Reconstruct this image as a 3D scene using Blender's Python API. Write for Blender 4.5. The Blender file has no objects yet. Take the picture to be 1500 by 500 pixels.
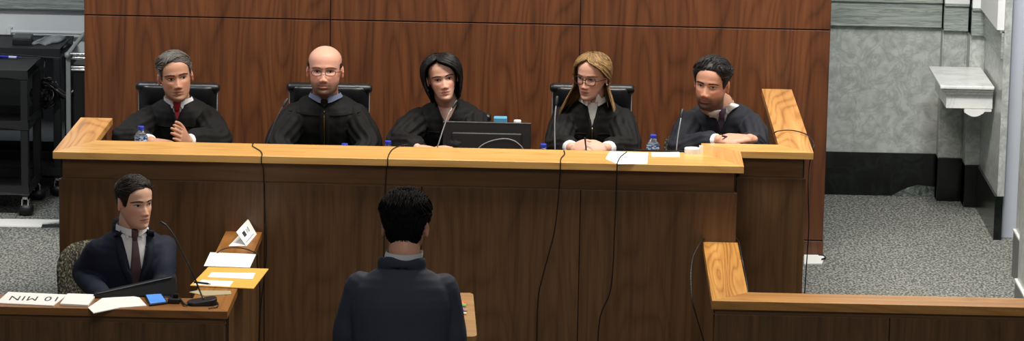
import bpy, bmesh, math, random
import numpy as np
from mathutils import Vector, Matrix, noise, Euler
from mathutils.bvhtree import BVHTree
random.seed(7)
C = bpy.context.scene.collection
PI = math.pi

# ------------------------------------------------------------------ materials
def rgb(h):
    h = h.lstrip('#'); v = [int(h[i:i+2], 16)/255 for i in (0, 2, 4)]
    return tuple((c/12.92 if c <= .04045 else ((c+.055)/1.055)**2.4) for c in v) + (1,)
_m = {}
def base(name):
    m = bpy.data.materials.new(name); m.use_nodes = True
    nt = m.node_tree; b = nt.nodes['Principled BSDF']
    return m, nt, b
def mat(name, col, rough=.6, metal=0, bump=0, bscale=200, spec=.5, trans=0, sheen=0, coat=0, vary=0, vscale=8, aniso=None, alpha=1):
    if name in _m: return _m[name]
    m, nt, b = base(name); _m[name] = m
    c = rgb(col) if isinstance(col, str) else col
    b.inputs['Base Color'].default_value = c
    b.inputs['Roughness'].default_value = rough; b.inputs['Metallic'].default_value = metal
    b.inputs['Specular IOR Level'].default_value = spec
    b.inputs['Transmission Weight'].default_value = trans
    b.inputs['Coat Weight'].default_value = coat
    if sheen: b.inputs['Sheen Weight'].default_value = sheen; b.inputs['Sheen Roughness'].default_value = .5
    tc = nt.nodes.new('ShaderNodeTexCoord')
    mp = nt.nodes.new('ShaderNodeMapping'); nt.links.new(tc.outputs['Object'], mp.inputs[0])
    if aniso: mp.inputs['Scale'].default_value = aniso
    if vary:
        n = nt.nodes.new('ShaderNodeTexNoise'); n.inputs['Scale'].default_value = vscale; n.inputs['Detail'].default_value = 4
        nt.links.new(mp.outputs[0], n.inputs['Vector'])
        r = nt.nodes.new('ShaderNodeValToRGB'); nt.links.new(n.outputs[0], r.inputs[0])
        r.color_ramp.elements[0].position = .3; r.color_ramp.elements[1].position = .7
        r.color_ramp.elements[0].color = tuple(x*(1-vary) for x in c[:3])+(1,)
        r.color_ramp.elements[1].color = tuple(min(1, x*(1+vary)) for x in c[:3])+(1,)
        nt.links.new(r.outputs[0], b.inputs['Base Color'])
    if bump:
        n2 = nt.nodes.new('ShaderNodeTexNoise'); n2.inputs['Scale'].default_value = bscale; n2.inputs['Detail'].default_value = 3
        nt.links.new(mp.outputs[0], n2.inputs['Vector'])
        bp = nt.nodes.new('ShaderNodeBump'); bp.inputs['Strength'].default_value = bump; bp.inputs['Distance'].default_value = .01
        nt.links.new(n2.outputs[0], bp.inputs['Height']); nt.links.new(bp.outputs[0], b.inputs['Normal'])
    return m

def wood(name, dark, mid, light, axis='Z', rough=.35, fig=1.0, off=(0, 0, 0), coat=.15, cw=.61):
    """veneer: long streaks along axis with cathedral figure repeating across"""
    if name in _m: return _m[name]
    m, nt, b = base(name); _m[name] = m
    L = nt.links.new; N = nt.nodes.new
    tc = N('ShaderNodeTexCoord')
    rot = {'Z': (0, 0, 0), 'X': (0, PI/2, 0), 'Y': (PI/2, 0, 0)}[axis]
    mr = N('ShaderNodeMapping'); mr.inputs['Rotation'].default_value = rot; mr.inputs['Location'].default_value = off
    L(tc.outputs['Object'], mr.inputs[0])
    # fine pores
    m1 = N('ShaderNodeMapping'); m1.inputs['Scale'].default_value = (130, 130, 3.0); L(mr.outputs[0], m1.inputs[0])
    n1 = N('ShaderNodeTexNoise'); n1.inputs['Scale'].default_value = 1; n1.inputs['Detail'].default_value = 3; L(m1.outputs[0], n1.inputs[0])
    # medium streaks
    m2 = N('ShaderNodeMapping'); m2.inputs['Scale'].default_value = (22, 22, .7); L(mr.outputs[0], m2.inputs[0])
    n2 = N('ShaderNodeTexNoise'); n2.inputs['Scale'].default_value = 1; n2.inputs['Detail'].default_value = 4; n2.inputs['Roughness'].default_value = .65; L(m2.outputs[0], n2.inputs[0])
    # cathedral figure
    m3 = N('ShaderNodeMapping'); m3.inputs['Scale'].default_value = (5.2/cw*.61, 5.2/cw*.61, .62); L(mr.outputs[0], m3.inputs[0])
    n3 = N('ShaderNodeTexNoise'); n3.inputs['Scale'].default_value = 1; n3.inputs['Detail'].default_value = 1.2; L(m3.outputs[0], n3.inputs[0])
    mu = N('ShaderNodeMath'); mu.operation = 'MULTIPLY'; mu.inputs[1].default_value = 34; L(n3.outputs[0], mu.inputs[0])
    fr = N('ShaderNodeMath'); fr.operation = 'PINGPONG'; fr.inputs[1].default_value = 1; L(mu.outputs[0], fr.inputs[0])
    pw = N('ShaderNodeMath'); pw.operation = 'POWER'; pw.inputs[1].default_value = 2.2; L(fr.outputs[0], pw.inputs[0])
    a1 = N('ShaderNodeMath'); a1.operation = 'MULTIPLY'; a1.inputs[1].default_value = .24*fig; L(pw.outputs[0], a1.inputs[0])
    a2 = N('ShaderNodeMath'); a2.operation = 'MULTIPLY_ADD'; a2.inputs[1].default_value = .85; L(n2.outputs[0], a2.inputs[0]); L(a1.outputs[0], a2.inputs[2])
    a3 = N('ShaderNodeMath'); a3.operation = 'MULTIPLY_ADD'; a3.inputs[1].default_value = .3; L(n1.outputs[0], a3.inputs[0]); L(a2.outputs[0], a3.inputs[2])
    r = N('ShaderNodeValToRGB'); L(a3.outputs[0], r.inputs[0])
    e = r.color_ramp.elements; e[0].position = .38; e[0].color = rgb(light); e[1].position = .95; e[1].color = rgb(dark)
    k = e.new(.64); k.color = rgb(mid)
    L(r.outputs[0], b.inputs['Base Color'])
    b.inputs['Roughness'].default_value = rough; b.inputs['Coat Weight'].default_value = coat; b.inputs['Coat Roughness'].default_value = .25
    bp = N('ShaderNodeBump'); bp.inputs['Strength'].default_value = .08; bp.inputs['Distance'].default_value = .002
    L(n1.outputs[0], bp.inputs['Height']); L(bp.outputs[0], b.inputs['Normal'])
    return m

def marble(name, c0, c1, c2, scale=3, rough=.3, vein=.06, stretch=(1, 1, 1), detail=8, mix=.5, seed=0):
    if name in _m: return _m[name]
    m, nt, b = base(name); _m[name] = m
    L = nt.links.new; N = nt.nodes.new
    tc = N('ShaderNodeTexCoord'); mp = N('ShaderNodeMapping'); mp.inputs['Scale'].default_value = stretch
    mp.inputs['Location'].default_value = (seed, seed*.7, 0)
    L(tc.outputs['Object'], mp.inputs[0])
    n = N('ShaderNodeTexNoise'); n.inputs['Scale'].default_value = scale; n.inputs['Detail'].default_value = detail
    n.inputs['Roughness'].default_value = .62; n.inputs['Distortion'].default_value = 1.4; L(mp.outputs[0], n.inputs[0])
    s = N('ShaderNodeMath'); s.operation = 'SUBTRACT'; s.inputs[1].default_value = .5; L(n.outputs[0], s.inputs[0])
    ab = N('ShaderNodeMath'); ab.operation = 'ABSOLUTE'; L(s.outputs[0], ab.inputs[0])
    r = N('ShaderNodeValToRGB'); L(ab.outputs[0], r.inputs[0])
    e = r.color_ramp.elements; e[0].position = 0; e[0].color = rgb(c2); e[1].position = vein; e[1].color = (1, 1, 1, 1)
    n2 = N('ShaderNodeTexNoise'); n2.inputs['Scale'].default_value = scale*2.3; n2.inputs['Detail'].default_value = 6; L(mp.outputs[0], n2.inputs[0])
    r2 = N('ShaderNodeValToRGB'); L(n2.outputs[0], r2.inputs[0])
    r2.color_ramp.elements[0].position = .35; r2.color_ramp.elements[0].color = rgb(c1)
    r2.color_ramp.elements[1].position = .62; r2.color_ramp.elements[1].color = rgb(c0)
    mx = N('ShaderNodeMixRGB'); mx.inputs[0].default_value = mix; mx.blend_type = 'MIX'
    L(r.outputs[0], mx.inputs[0]); 
    inv = N('ShaderNodeMapRange'); inv.inputs['From Max'].default_value = vein; inv.inputs['To Min'].default_value = mix; inv.inputs['To Max'].default_value = 0
    L(ab.outputs[0], inv.inputs[0]); L(inv.outputs[0], mx.inputs[0])
    L(r2.outputs[0], mx.inputs[1]); mx.inputs[2].default_value = rgb(c2)
    L(mx.outputs[0], b.inputs['Base Color']); b.inputs['Roughness'].default_value = rough
    return m

def speckle(name, cols, scale=150, rough=.9, bump=.3, stretch=(1, 1, 1), pos=(.35, .5, .65)):
    if name in _m: return _m[name]
    m, nt, b = base(name); _m[name] = m
    L = nt.links.new; N = nt.nodes.new
    tc = N('ShaderNodeTexCoord'); mp = N('ShaderNodeMapping'); mp.inputs['Scale'].default_value = stretch; L(tc.outputs['Object'], mp.inputs[0])
    n = N('ShaderNodeTexNoise'); n.inputs['Scale'].default_value = scale; n.inputs['Detail'].default_value = 2; L(mp.outputs[0], n.inputs[0])
    r = N('ShaderNodeValToRGB'); L(n.outputs[0], r.inputs[0]); e = r.color_ramp.elements
    e[0].position = pos[0]; e[0].color = rgb(cols[0]); e[1].position = pos[2]; e[1].color = rgb(cols[2]); k = e.new(pos[1]); k.color = rgb(cols[1])
    L(r.outputs[0], b.inputs['Base Color']); b.inputs['Roughness'].default_value = rough
    b.inputs['Specular IOR Level'].default_value = .2
    bp = N('ShaderNodeBump'); bp.inputs['Strength'].default_value = bump; bp.inputs['Distance'].default_value = .004
    L(n.outputs[0], bp.inputs['Height']); L(bp.outputs[0], b.inputs['Normal'])
    return m

def vcol_mat(name, rough=.5, spec=.4, sss=0):
    if name in _m: return _m[name]
    m, nt, b = base(name); _m[name] = m
    a = nt.nodes.new('ShaderNodeVertexColor'); a.layer_name = 'Col'
    nt.links.new(a.outputs[0], b.inputs['Base Color'])
    b.inputs['Roughness'].default_value = rough; b.inputs['Specular IOR Level'].default_value = spec
    if sss:
        b.inputs['Subsurface Weight'].default_value = sss; b.inputs['Subsurface Radius'].default_value = (.01, .004, .002); b.inputs['Subsurface Scale'].default_value = .5
    n2 = nt.nodes.new('ShaderNodeTexNoise'); n2.inputs['Scale'].default_value = 260
    tc = nt.nodes.new('ShaderNodeTexCoord'); nt.links.new(tc.outputs['Object'], n2.inputs[0])
    bp = nt.nodes.new('ShaderNodeBump'); bp.inputs['Strength'].default_value = .12; bp.inputs['Distance'].default_value = .002
    nt.links.new(n2.outputs[0], bp.inputs['Height']); nt.links.new(bp.outputs[0], b.inputs['Normal'])
    return m

# ------------------------------------------------------------------ mesh builder
class MB:
    def __init__(s): s.v = []; s.f = []; s.mi = []; s.m = 0
    def add(s, vs, fs):
        o = len(s.v); s.v += [tuple(v) for v in vs]
        for f in fs: s.f.append(tuple(i+o for i in f)); s.mi.append(s.m)
        return o
    def box(s, x0, x1, y0, y1, z0, z1, M=None):
        vs = [Vector((x, y, z)) for x in (x0, x1) for y in (y0, y1) for z in (z0, z1)]
        if M: vs = [M @ v for v in vs]
        s.add(vs, [(0, 1, 3, 2), (4, 6, 7, 5), (0, 4, 5, 1), (2, 3, 7, 6), (0, 2, 6, 4), (1, 5, 7, 3)])
    def prism(s, poly, z0, z1, M=None, axis='Z'):
        n = len(poly)
        f = {'Z': lambda a, b, c: (a, b, c), 'Y': lambda a, b, c: (a, c, b), 'X': lambda a, b, c: (c, a, b)}[axis]
        vs = [Vector(f(a, b, z0)) for a, b in poly]+[Vector(f(a, b, z1)) for a, b in poly]
        if M: vs = [M @ v for v in vs]
        s.add(vs, [tuple(range(n))[::-1], tuple(range(n, 2*n))]+[(i, (i+1) % n, n+(i+1) % n, n+i) for i in range(n)])
    def tube(s, pts, rad, n=10, up=None, smooth=1, cap=True, mod=None, flat=1.0, exp=1.0):
        """lofted tube; rad = number | list of numbers | list of (rx, ry)"""
        pts = [Vector(p) for p in pts]
        k = len(pts)
        rr = list(rad) if isinstance(rad, list) else [rad]*k
        rr = [(r if isinstance(r, (list, tuple)) else (r, r*flat)) for r in rr]
        if smooth > 1:
            P = []; R = []
            for i in range(k-1):
                p0 = pts[max(i-1, 0)]; p1 = pts[i]; p2 = pts[i+1]; p3 = pts[min(i+2, k-1)]
                for j in range(smooth):
                    t = j/smooth; t2 = t*t; t3 = t2*t
                    P.append(.5*((2*p1)+(p2-p0)*t+(2*p0-5*p1+4*p2-p3)*t2+(3*p1-p0-3*p2+p3)*t3))
                    u = t*t*(3-2*t) if k > 2 else t
                    R.append((rr[i][0]*(1-u)+rr[i+1][0]*u, rr[i][1]*(1-u)+rr[i+1][1]*u))
            P.append(pts[-1]); R.append(rr[-1]); pts, rr = P, R; k = len(pts)
        T = []
        for i in range(k):
            d = pts[min(i+1, k-1)]-pts[max(i-1, 0)]
            T.append(d.normalized() if d.length > 1e-9 else Vector((0, 0, 1)))
        u = Vector(up) if up else (Vector((0, 0, 1)) if abs(T[0].z) < .9 else Vector((0, 1, 0)))
        vs = []; fs = []
        acc = 0
        for i in range(k):
            if i: acc += (pts[i]-pts[i-1]).length
            a = (u-T[i]*u.dot(T[i]))
            a = a.normalized() if a.length > 1e-6 else T[i].orthogonal().normalized()
            if not up: u = a
            b = T[i].cross(a)
            for j in range(n):
                g = 2*PI*j/n
                cx, cy = math.cos(g), math.sin(g)
                if exp != 1: cx = math.copysign(abs(cx)**exp, cx); cy = math.copysign(abs(cy)**exp, cy)
                q = mod(i/(k-1), g, acc) if mod else 1
                vs.append(pts[i]+b*(rr[i][0]*cx*q)+a*(rr[i][1]*cy*q))
        for i in range(k-1):
            for j in range(n):
                fs.append((i*n+j, i*n+(j+1) % n, (i+1)*n+(j+1) % n, (i+1)*n+j))
        if cap:
            for e, sg in ((0, -1), (k-1, 1)):
                r = min(rr[e]); c = pts[e]
                prev = e*n
                for lv in (.5, .87):
                    q = math.sqrt(1-lv*lv); st = len(vs)
                    for j in range(n):
                        vs.append(c+(vs[e*n+j]-c)*q+T[e]*(sg*r*lv*(1 if cap is True else cap)))
                    for j in range(n):
                        a_, b_ = prev+j, prev+(j+1) % n; c_, d_ = st+(j+1) % n, st+j
                        fs.append((a_, b_, c_, d_) if sg > 0 else (b_, a_, d_, c_))
                    prev = st
                fs.append(tuple(prev+j for j in (range(n) if sg > 0 else reversed(range(n)))))
        s.add(vs, fs)
    def lathe(s, prof, c=(0, 0, 0), n=24, M=None):
        c = Vector(c); vs = []; fs = []
        for r, z in prof:
            for j in range(n):
                g = 2*PI*j/n; v = Vector((max(r, 1e-5)*math.cos(g), max(r, 1e-5)*math.sin(g), z))
                vs.append((M @ v if M else v)+c)
        for i in range(len(prof)-1):
            for j in range(n): fs.append((i*n+j, i*n+(j+1) % n, (i+1)*n+(j+1) % n, (i+1)*n+j))
        fs.append(tuple(reversed(range(n)))); k = (len(prof)-1)*n; fs.append(tuple(k+j for j in range(n)))
        s.add(vs, fs)
    def ell(s, c, r, n=20, m=12, M=None, fn=None):
        c = Vector(c); vs = []; fs = []
        for i in range(m+1):
            th = PI*i/m
            for j in range(n):
                g = 2*PI*j/n
                d = Vector((math.sin(th)*math.cos(g), math.sin(th)*math.sin(g), math.cos(th)))
                v = Vector((d.x*r[0], d.y*r[1], d.z*r[2]))
                if fn: v = fn(v, d)
                vs.append((M @ v if M else v)+c)
        for i in range(m):
            for j in range(n): fs.append((i*n+j, (i+1)*n+j, (i+1)*n+(j+1) % n, i*n+(j+1) % n))
        s.add(vs, fs)
    def grid(s, fn, nu, nv, closed=False, flip=False):
        vs = [fn(i/(nu-1), j/(nv-1)) for i in range(nu) for j in range(nv)]; fs = []
        for i in range(nu-1):
            for j in range(nv-1):
                a = i*nv+j; q = (a, a+1, a+nv+1, a+nv); fs.append(q[::-1] if flip else q)
        s.add(vs, fs)
    def slab(s, pts, th, M=None):
        """thin sheet following a quad/polygon outline, given thickness downward"""
        n = len(pts); P = [Vector(p) for p in pts]
        vs = P+[p-Vector((0, 0, th)) for p in P]
        if M: vs = [M @ v for v in vs]
        s.add(vs, [tuple(range(n)), tuple(reversed(range(n, 2*n)))]+[(i, n+i, n+(i+1) % n, (i+1) % n) for i in range(n)])
    def mesh(s, name, mats, smooth=False):
        me = bpy.data.meshes.new(name); me.from_pydata(s.v, [], s.f)
        for m in (mats if isinstance(mats, (list, tuple)) else [mats]): me.materials.append(m)
        me.polygons.foreach_set('material_index', s.mi)
        bm = bmesh.new(); bm.from_mesh(me)
        bmesh.ops.remove_doubles(bm, verts=bm.verts, dist=1e-6)
        bmesh.ops.recalc_face_normals(bm, faces=bm.faces); bm.to_mesh(me); bm.free()
        if smooth: me.polygons.foreach_set('use_smooth', [True]*len(me.polygons))
        return me
    def build(s, name, mats, parent=None, loc=None, bevel=0, smooth=False, segs=2, auto=None):
        """verts are in world space; origin moved to loc (or the parent's location)"""
        o = Vector(loc) if loc is not None else (parent_origin(parent) if parent else Vector((0, 0, 0)))
        s.v = [tuple(Vector(v)-o) for v in s.v]
        me = s.mesh(name, mats, smooth)
        ob = bpy.data.objects.new(name, me); C.objects.link(ob)
        if parent:
            ob.parent = parent; ob.location = o-parent_origin(parent)
        else: ob.location = o
        if bevel:
            b = ob.modifiers.new('bevel', 'BEVEL'); b.width = bevel; b.segments = segs; b.limit_method = 'ANGLE'; b.angle_limit = .6
            me.polygons.foreach_set('use_smooth', [True]*len(me.polygons))
            wn = ob.modifiers.new('wn', 'WEIGHTED_NORMAL'); wn.keep_sharp = False; wn.weight = 80
        return ob
_org = {}
def parent_origin(p):
    o = Vector(p.location)
    while p.parent: p = p.parent; o = o+Vector(p.location)
    return o
def tag(o, label=None, cat=None, group=None, kind=None):
    if label: o['label'] = label
    if cat: o['category'] = cat
    if group: o['group'] = group
    if kind: o['kind'] = kind
    return o
def thing(name, loc, label, cat, group=None):
    o = bpy.data.objects.new(name, None); C.objects.link(o); o.location = loc; o.empty_display_size = .05
    return tag(o, label, cat, group)
def copy_tree(o, parent=None):
    c = o.copy(); C.objects.link(c)
    if parent: c.parent = parent
    for ch in list(o.children): copy_tree(ch, c)
    return c

# ------------------------------------------------------------------ shared materials
WALNUT = ('#2a150c', '#4a2815', '#6b3f22')
w_panel = wood('walnut_backdrop', '#351b0c', '#563019', '#6a3e20', 'Z', rough=.38, fig=.8, cw=.75)
w_front = wood('walnut_front', '#3c2813', '#5d4024', '#715032', 'Z', rough=.4, fig=.5, cw=.7)
w_frieze = wood('walnut_frieze', '#4a3219', '#644525', '#755434', 'X', rough=.4, fig=.5)
w_capx = wood('cap_long_grain', '#b5813f', '#d6a35c', '#e2b670', 'X', rough=.32, fig=.7, coat=.3)
w_capy = wood('cap_cross_grain', '#a06c38', '#cc9354', '#dcaa68', 'Y', rough=.32, fig=1.1, coat=.3)
w_edge = wood('cap_edge', '#4a2f18', '#6b4726', '#7d5631', 'X', rough=.4, fig=.3)
white_paper = mat('paper_white', '#eeeeea', .8)
black_plastic = mat('black_plastic', '#0e0e10', .45)
black_gloss = mat('black_gloss', '#08080a', .18)
dark_metal = mat('dark_metal', '#1b1c1f', .4, .6)
chrome = mat('chrome', '#c8c8c8', .2, 1)
cable_black = mat('cable_black', '#0b0b0c', .5)
cable_grey = mat('cable_grey', '#8e8e90', .45)
# ------------------------------------------------------------------ heads
def tab(zs, vals):
    zs = np.array(zs); vals = np.array(vals)
    def f(z):
        z = float(min(max(z, zs[0]), zs[-1])); i = int(np.searchsorted(zs, z)-1); i = min(max(i, 0), len(zs)-2)
        h = zs[i+1]-zs[i]; t = (z-zs[i])/h
        def sl(j):
            if j == 0: return (vals[1]-vals[0])/(zs[1]-zs[0])
            if j == len(zs)-1: return (vals[-1]-vals[-2])/(zs[-1]-zs[-2])
            return (vals[j+1]-vals[j-1])/(zs[j+1]-zs[j-1])
        m0, m1 = sl(i)*h, sl(i+1)*h
        return float((2*t**3-3*t*t+1)*vals[i]+(t**3-2*t*t+t)*m0+(-2*t**3+3*t*t)*vals[i+1]+(t**3-t*t)*m1)
    return f
HZ = [-.121, -.117, -.108, -.095, -.08, -.06, -.04, -.02, 0, .02, .04, .06, .08, .098, .110, .1165, .119]
HF = tab(HZ, [.052, .068, .080, .084, .083, .085, .087, .088, .087, .089, .091, .089, .080, .061, .042, .022, .004])
HB = tab(HZ, [.0, .012, .022, .032, .04, .052, .068, .083, .093, .099, .102, .100, .091, .072, .050, .026, .005])
HW = tab(HZ, [.012, .022, .034, .044, .052, .060, .0655, .069, .0715, .0735, .0755, .0750, .0680, .0530, .0360, .0190, .003])
def gs(a, s): return math.exp(-.5*(a/s)**2)
def face_disp(x, z, o):
    ax = abs(x); d = 0
    d -= .0105*gs(ax-.031, .0145)*gs(z+.001, .0095)
    d += .0055*gs(ax-.028, .020)*gs(z-.021, .0065)
    d += .002*gs(x, .012)*gs(z-.024, .01)
    if z < .016:
        t = min(max((.016-z)/.052, 0), 1)
        amp = (.001+.0195*t**1.35)*o.get('nose', 1)
        if z < -.036: amp *= max(0, 1-((-.036-z)/.0145)**2) if z > -.0505 else 0
        d += amp*gs(x, .0058+.0028*t)
    d += .0105*gs(ax-.0125, .0052)*gs(z+.043, .0055)
    d += .0035*gs(ax-.046, .016)*gs(z+.022, .014)
    d -= .003*gs(ax-.040, .012)*gs(z+.058, .014)
    d += .0055*gs(x, .027)*gs(z+.068, .016)
    lw = o.get('lipw', .020)
    d += .0045*gs(x, lw*.8)*gs(z+.0625, .0038)+.0055*gs(x, lw*.7)*gs(z+.0745, .0045)
    d -= .006*gs(x, lw)*gs(z+.0685, .0018)
    d -= .0035*gs(x, .018)*gs(z+.0855, .0048)
    d += .0065*gs(x, .017)*gs(z+.103, .011)
    d -= .0022*gs(ax-.062, .012)*gs(z-.03, .02)
    return d
def head_pt(phi, z, off=0, o={}):
    """phi 0 = face (-y), positive toward +x"""
    c, s = math.cos(phi), math.sin(phi)
    f, b, w = HF(z), HB(z), HW(z)*o.get('w', 1)
    if z < -.03: w *= 1+(o.get('jaw', 1)-1)*min(1, (-.03-z)/.05)
    y0 = .012 if z > -.03 else .012+(z+.03)*.35
    x = w*math.copysign(abs(s)**.93, s)
    if c > 0: y = y0-(f+y0)*abs(c)**.86
    else: y = y0+(b-y0)*abs(c)**.95
    if c > 0: y -= face_disp(x, z, o)*min(1, c*2.5)
    if off:
        nx, ny, nz = x/(w*w+1e-6), (y-y0)/((f if c > 0 else b)**2+1e-6), 0
        L = math.hypot(nx, ny)+1e-9
        # slope in z
        k = min(1, max(0, (z-.03)/.085)); nz = math.tan(k*1.35)
        v = Vector((nx/L, ny/L, nz)).normalized()*off
        return Vector((x, y, z))+v
    return Vector((x, y, z))
def ear(mb, sg, o):
    def fn(v, d):
        k = gs(d.y*.9, .55)*gs(d.z-.05, .5)
        if d.x*sg > 0: v.x -= sg*.006*k
        if d.z < -.3: v.y *= .75
        return v
    M = Matrix.Rotation(sg*.42, 3, 'Z') @ Matrix.Rotation(-.18, 3, 'X')
    mb.ell((sg*.0790*o.get('w', 1), .020, -.004), (.0085, .0185, .0320), 20, 16, M=M, fn=fn)
def head_mesh(mb, o):
    nphi = 96; nz = 110
    zs = [-.1208+(.2398)*(i/(nz-1)) for i in range(nz)]
    vs = []; fs = []
    for z in zs:
        for j in range(nphi): vs.append(head_pt(2*PI*j/nphi, z, 0, o))
    for i in range(nz-1):
        for j in range(nphi): fs.append((i*nphi+j, i*nphi+(j+1) % nphi, (i+1)*nphi+(j+1) % nphi, (i+1)*nphi+j))
    fs.append(tuple(reversed(range(nphi)))); fs.append(tuple((nz-1)*nphi+j for j in range(nphi)))
    mb.add(vs, fs)
    for sg in (-1, 1): ear(mb, sg, o)

def remesh(mb, voxel, smooth=2, fac=.5):
    me = mb.mesh('tmp', [])
    ob = bpy.data.objects.new('tmp', me); C.objects.link(ob)
    r = ob.modifiers.new('r', 'REMESH'); r.mode = 'VOXEL'; r.voxel_size = voxel
    if smooth:
        s = ob.modifiers.new('s', 'SMOOTH'); s.iterations = smooth; s.factor = fac
    dg = bpy.context.evaluated_depsgraph_get(); dg.update()
    out = bpy.data.meshes.new_from_object(ob.evaluated_get(dg))
    bpy.data.objects.remove(ob); bpy.data.meshes.remove(me)
    return out
def mesh_obj(me, name, mats, parent=None, origin=None):
    """me in world coordinates"""
    o = Vector(origin) if origin is not None else parent_origin(parent)
    me.transform(Matrix.Translation(-o)); me.name = name
    me.materials.clear()
    for m in (mats if isinstance(mats, (list, tuple)) else [mats]): me.materials.append(m)
    me.polygons.foreach_set('use_smooth', [True]*len(me.polygons))
    ob = bpy.data.objects.new(name, me); C.objects.link(ob)
    if parent: ob.parent = parent
    else: ob.location = o
    return ob

def hand(mb, wrist, fwd, palm, thumb, curl=.5, spread=.12, s=1.0, point=None, elbow=None):
    """wrist position, finger direction, direction the palm faces, side of the thumb"""
    w = Vector(wrist); f = Vector(fwd).normalized(); p = Vector(palm); p = (p-f*p.dot(f)).normalized()
    t = Vector(thumb); t = (t-f*t.dot(f)-p*t.dot(p)).normalized()
    mb.tube([w-f*.02, w+f*.02*s, w+f*.055*s, w+f*.088*s], [(.024*s, .018*s), (.031*s, .017*s), (.039*s, .0150*s), (.036*s, .0115*s)], 18, up=p, smooth=3, exp=.85)
    L = [(.030, .034, .022, .018, .0088), (.010, .040, .026, .020, .0090), (-.011, .037, .024, .019, .0086), (-.030, .029, .019, .016, .0076)]
    for i, (sd, a, b, c, r) in enumerate(L):
        q = w+f*((.084 if i in (1, 2) else .078)*s)+t*(sd*s)
        d = (f+t*(spread*(1.5-i))*.6).normalized()
        cu = curl if point is None or i != point else .08
        pts = [q-d*.02*s, q]; ang = cu*.75
        for ln in (a, b, c):
            dd = d*math.cos(ang)+p*math.sin(ang); q = q+dd*(ln*s); pts.append(q); ang += cu*1.05
        mb.tube(pts, [r*s*1.05, r*s*1.1, r*s*1.02, r*s*.95, r*s*.78], 10, smooth=3)
    q = w+f*.018*s+t*.020*s+p*.006*s
    d1 = (f*.62+t*.72+p*.25).normalized(); d2 = (f*.86+t*.38+p*(.2+.25*curl)).normalized(); d3 = (f*.95+t*.05+p*(.2+.5*curl)).normalized()
    p1 = q+d1*.040*s; p2 = p1+d2*.032*s; p3 = p2+d3*.026*s
    mb.tube([q, p1, p2, p3], [.0145*s, .0115*s, .0100*s, .0082*s], 12, smooth=3)

def skin_colour(P, T, o):
    """P: Nx3 head-local positions. natural pigment: lips, stubble, blush; also darker eye sockets and mouth line"""
    n = len(P); base_ = np.array(rgb(o['skin'])[:3]); col = np.tile(base_, (n, 1))
    x, y, z = P[:, 0], P[:, 1], P[:, 2]; ax = np.abs(x); front = (y < -.02)
    g = lambda a, s: np.exp(-.5*(a/s)**2)
    def mix(c, w):
        nonlocal col
        w = np.clip(w, 0, 1)[:, None]; col = col*(1-w)+np.array(c)*w
    hd = (z > -.13) & (z < .13) & (ax < .1) & (np.abs(y) < .14)
    red = base_*np.array([1.0, .72, .68])
    mix(red, .55*g(ax-.045, .018)*g(z+.03, .02)*front*hd)
    mix(red, .5*g(x, .012)*g(z+.04, .012)*front*hd)
    mix(red, .5*(ax > .068)*g(z+.005, .03)*hd)
    mix(base_*.55, .45*g(ax-.029, .012)*g(z+.003, .008)*front*hd)  # darker tone in the eye sockets
    if o.get('beard'):
        bc = np.array(rgb(o['beard'])[:3])
        fz = .5+.5*np.sin(x*900)*np.sin(z*800)
        kind = o.get('beardkind', 'full')
        if kind == 'goatee':
            w = (g(x, .024)*g(z+.100, .020)*1.3+g(ax-.022, .007)*g(z+.075, .014)*1.0+g(ax-.012, .014)*g(z+.0565, .0045)*1.0)
            mix(bc, np.minimum(w, 1)*.72*front*hd)
            w = np.clip((-.035-z)/.03, 0, 1)*np.clip((ax-.02)/.02, 0, 1)*(y < .03)
            mix(bc, .45*w*hd)
        elif kind == 'shadow':
            w = np.clip((-.045-z)/.02, 0, 1)*(y < .02)
            mix(bc, .22*w*hd*(z > -.125)); mix(bc, .2*g(ax-.012, .014)*g(z+.0565, .005)*front*hd)
        else:
            w = np.clip((-.03-z)/.022, 0, 1)*(y < .03)*np.clip(1-g(x, .035)*g(z+.04, .012)*2, 0, 1)
            mix(bc, .75*w*hd*(z > -.135))
            mix(bc, np.minimum(g(ax-.012, .015)*g(z+.056, .0048)+g(x, .03)*g(z+.1, .02)+g(ax-.026, .008)*g(z+.075, .016), 1)*.72*front*hd)
    lip = np.array(rgb(o.get('lip', '#9c5a50'))[:3]); lw = o.get('lipw', .020)
    w = (np.abs(z+.0685) < .0085*np.clip(1-(ax/(lw*1.25))**2, 0, 1))*1.0
    mix(lip, w*.75*front*hd)
    mix(lip*.35, g(z+.0688, .0013)*(ax < lw*1.15)*.85*front*hd)  # darker line where the lips meet
    return col

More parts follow.
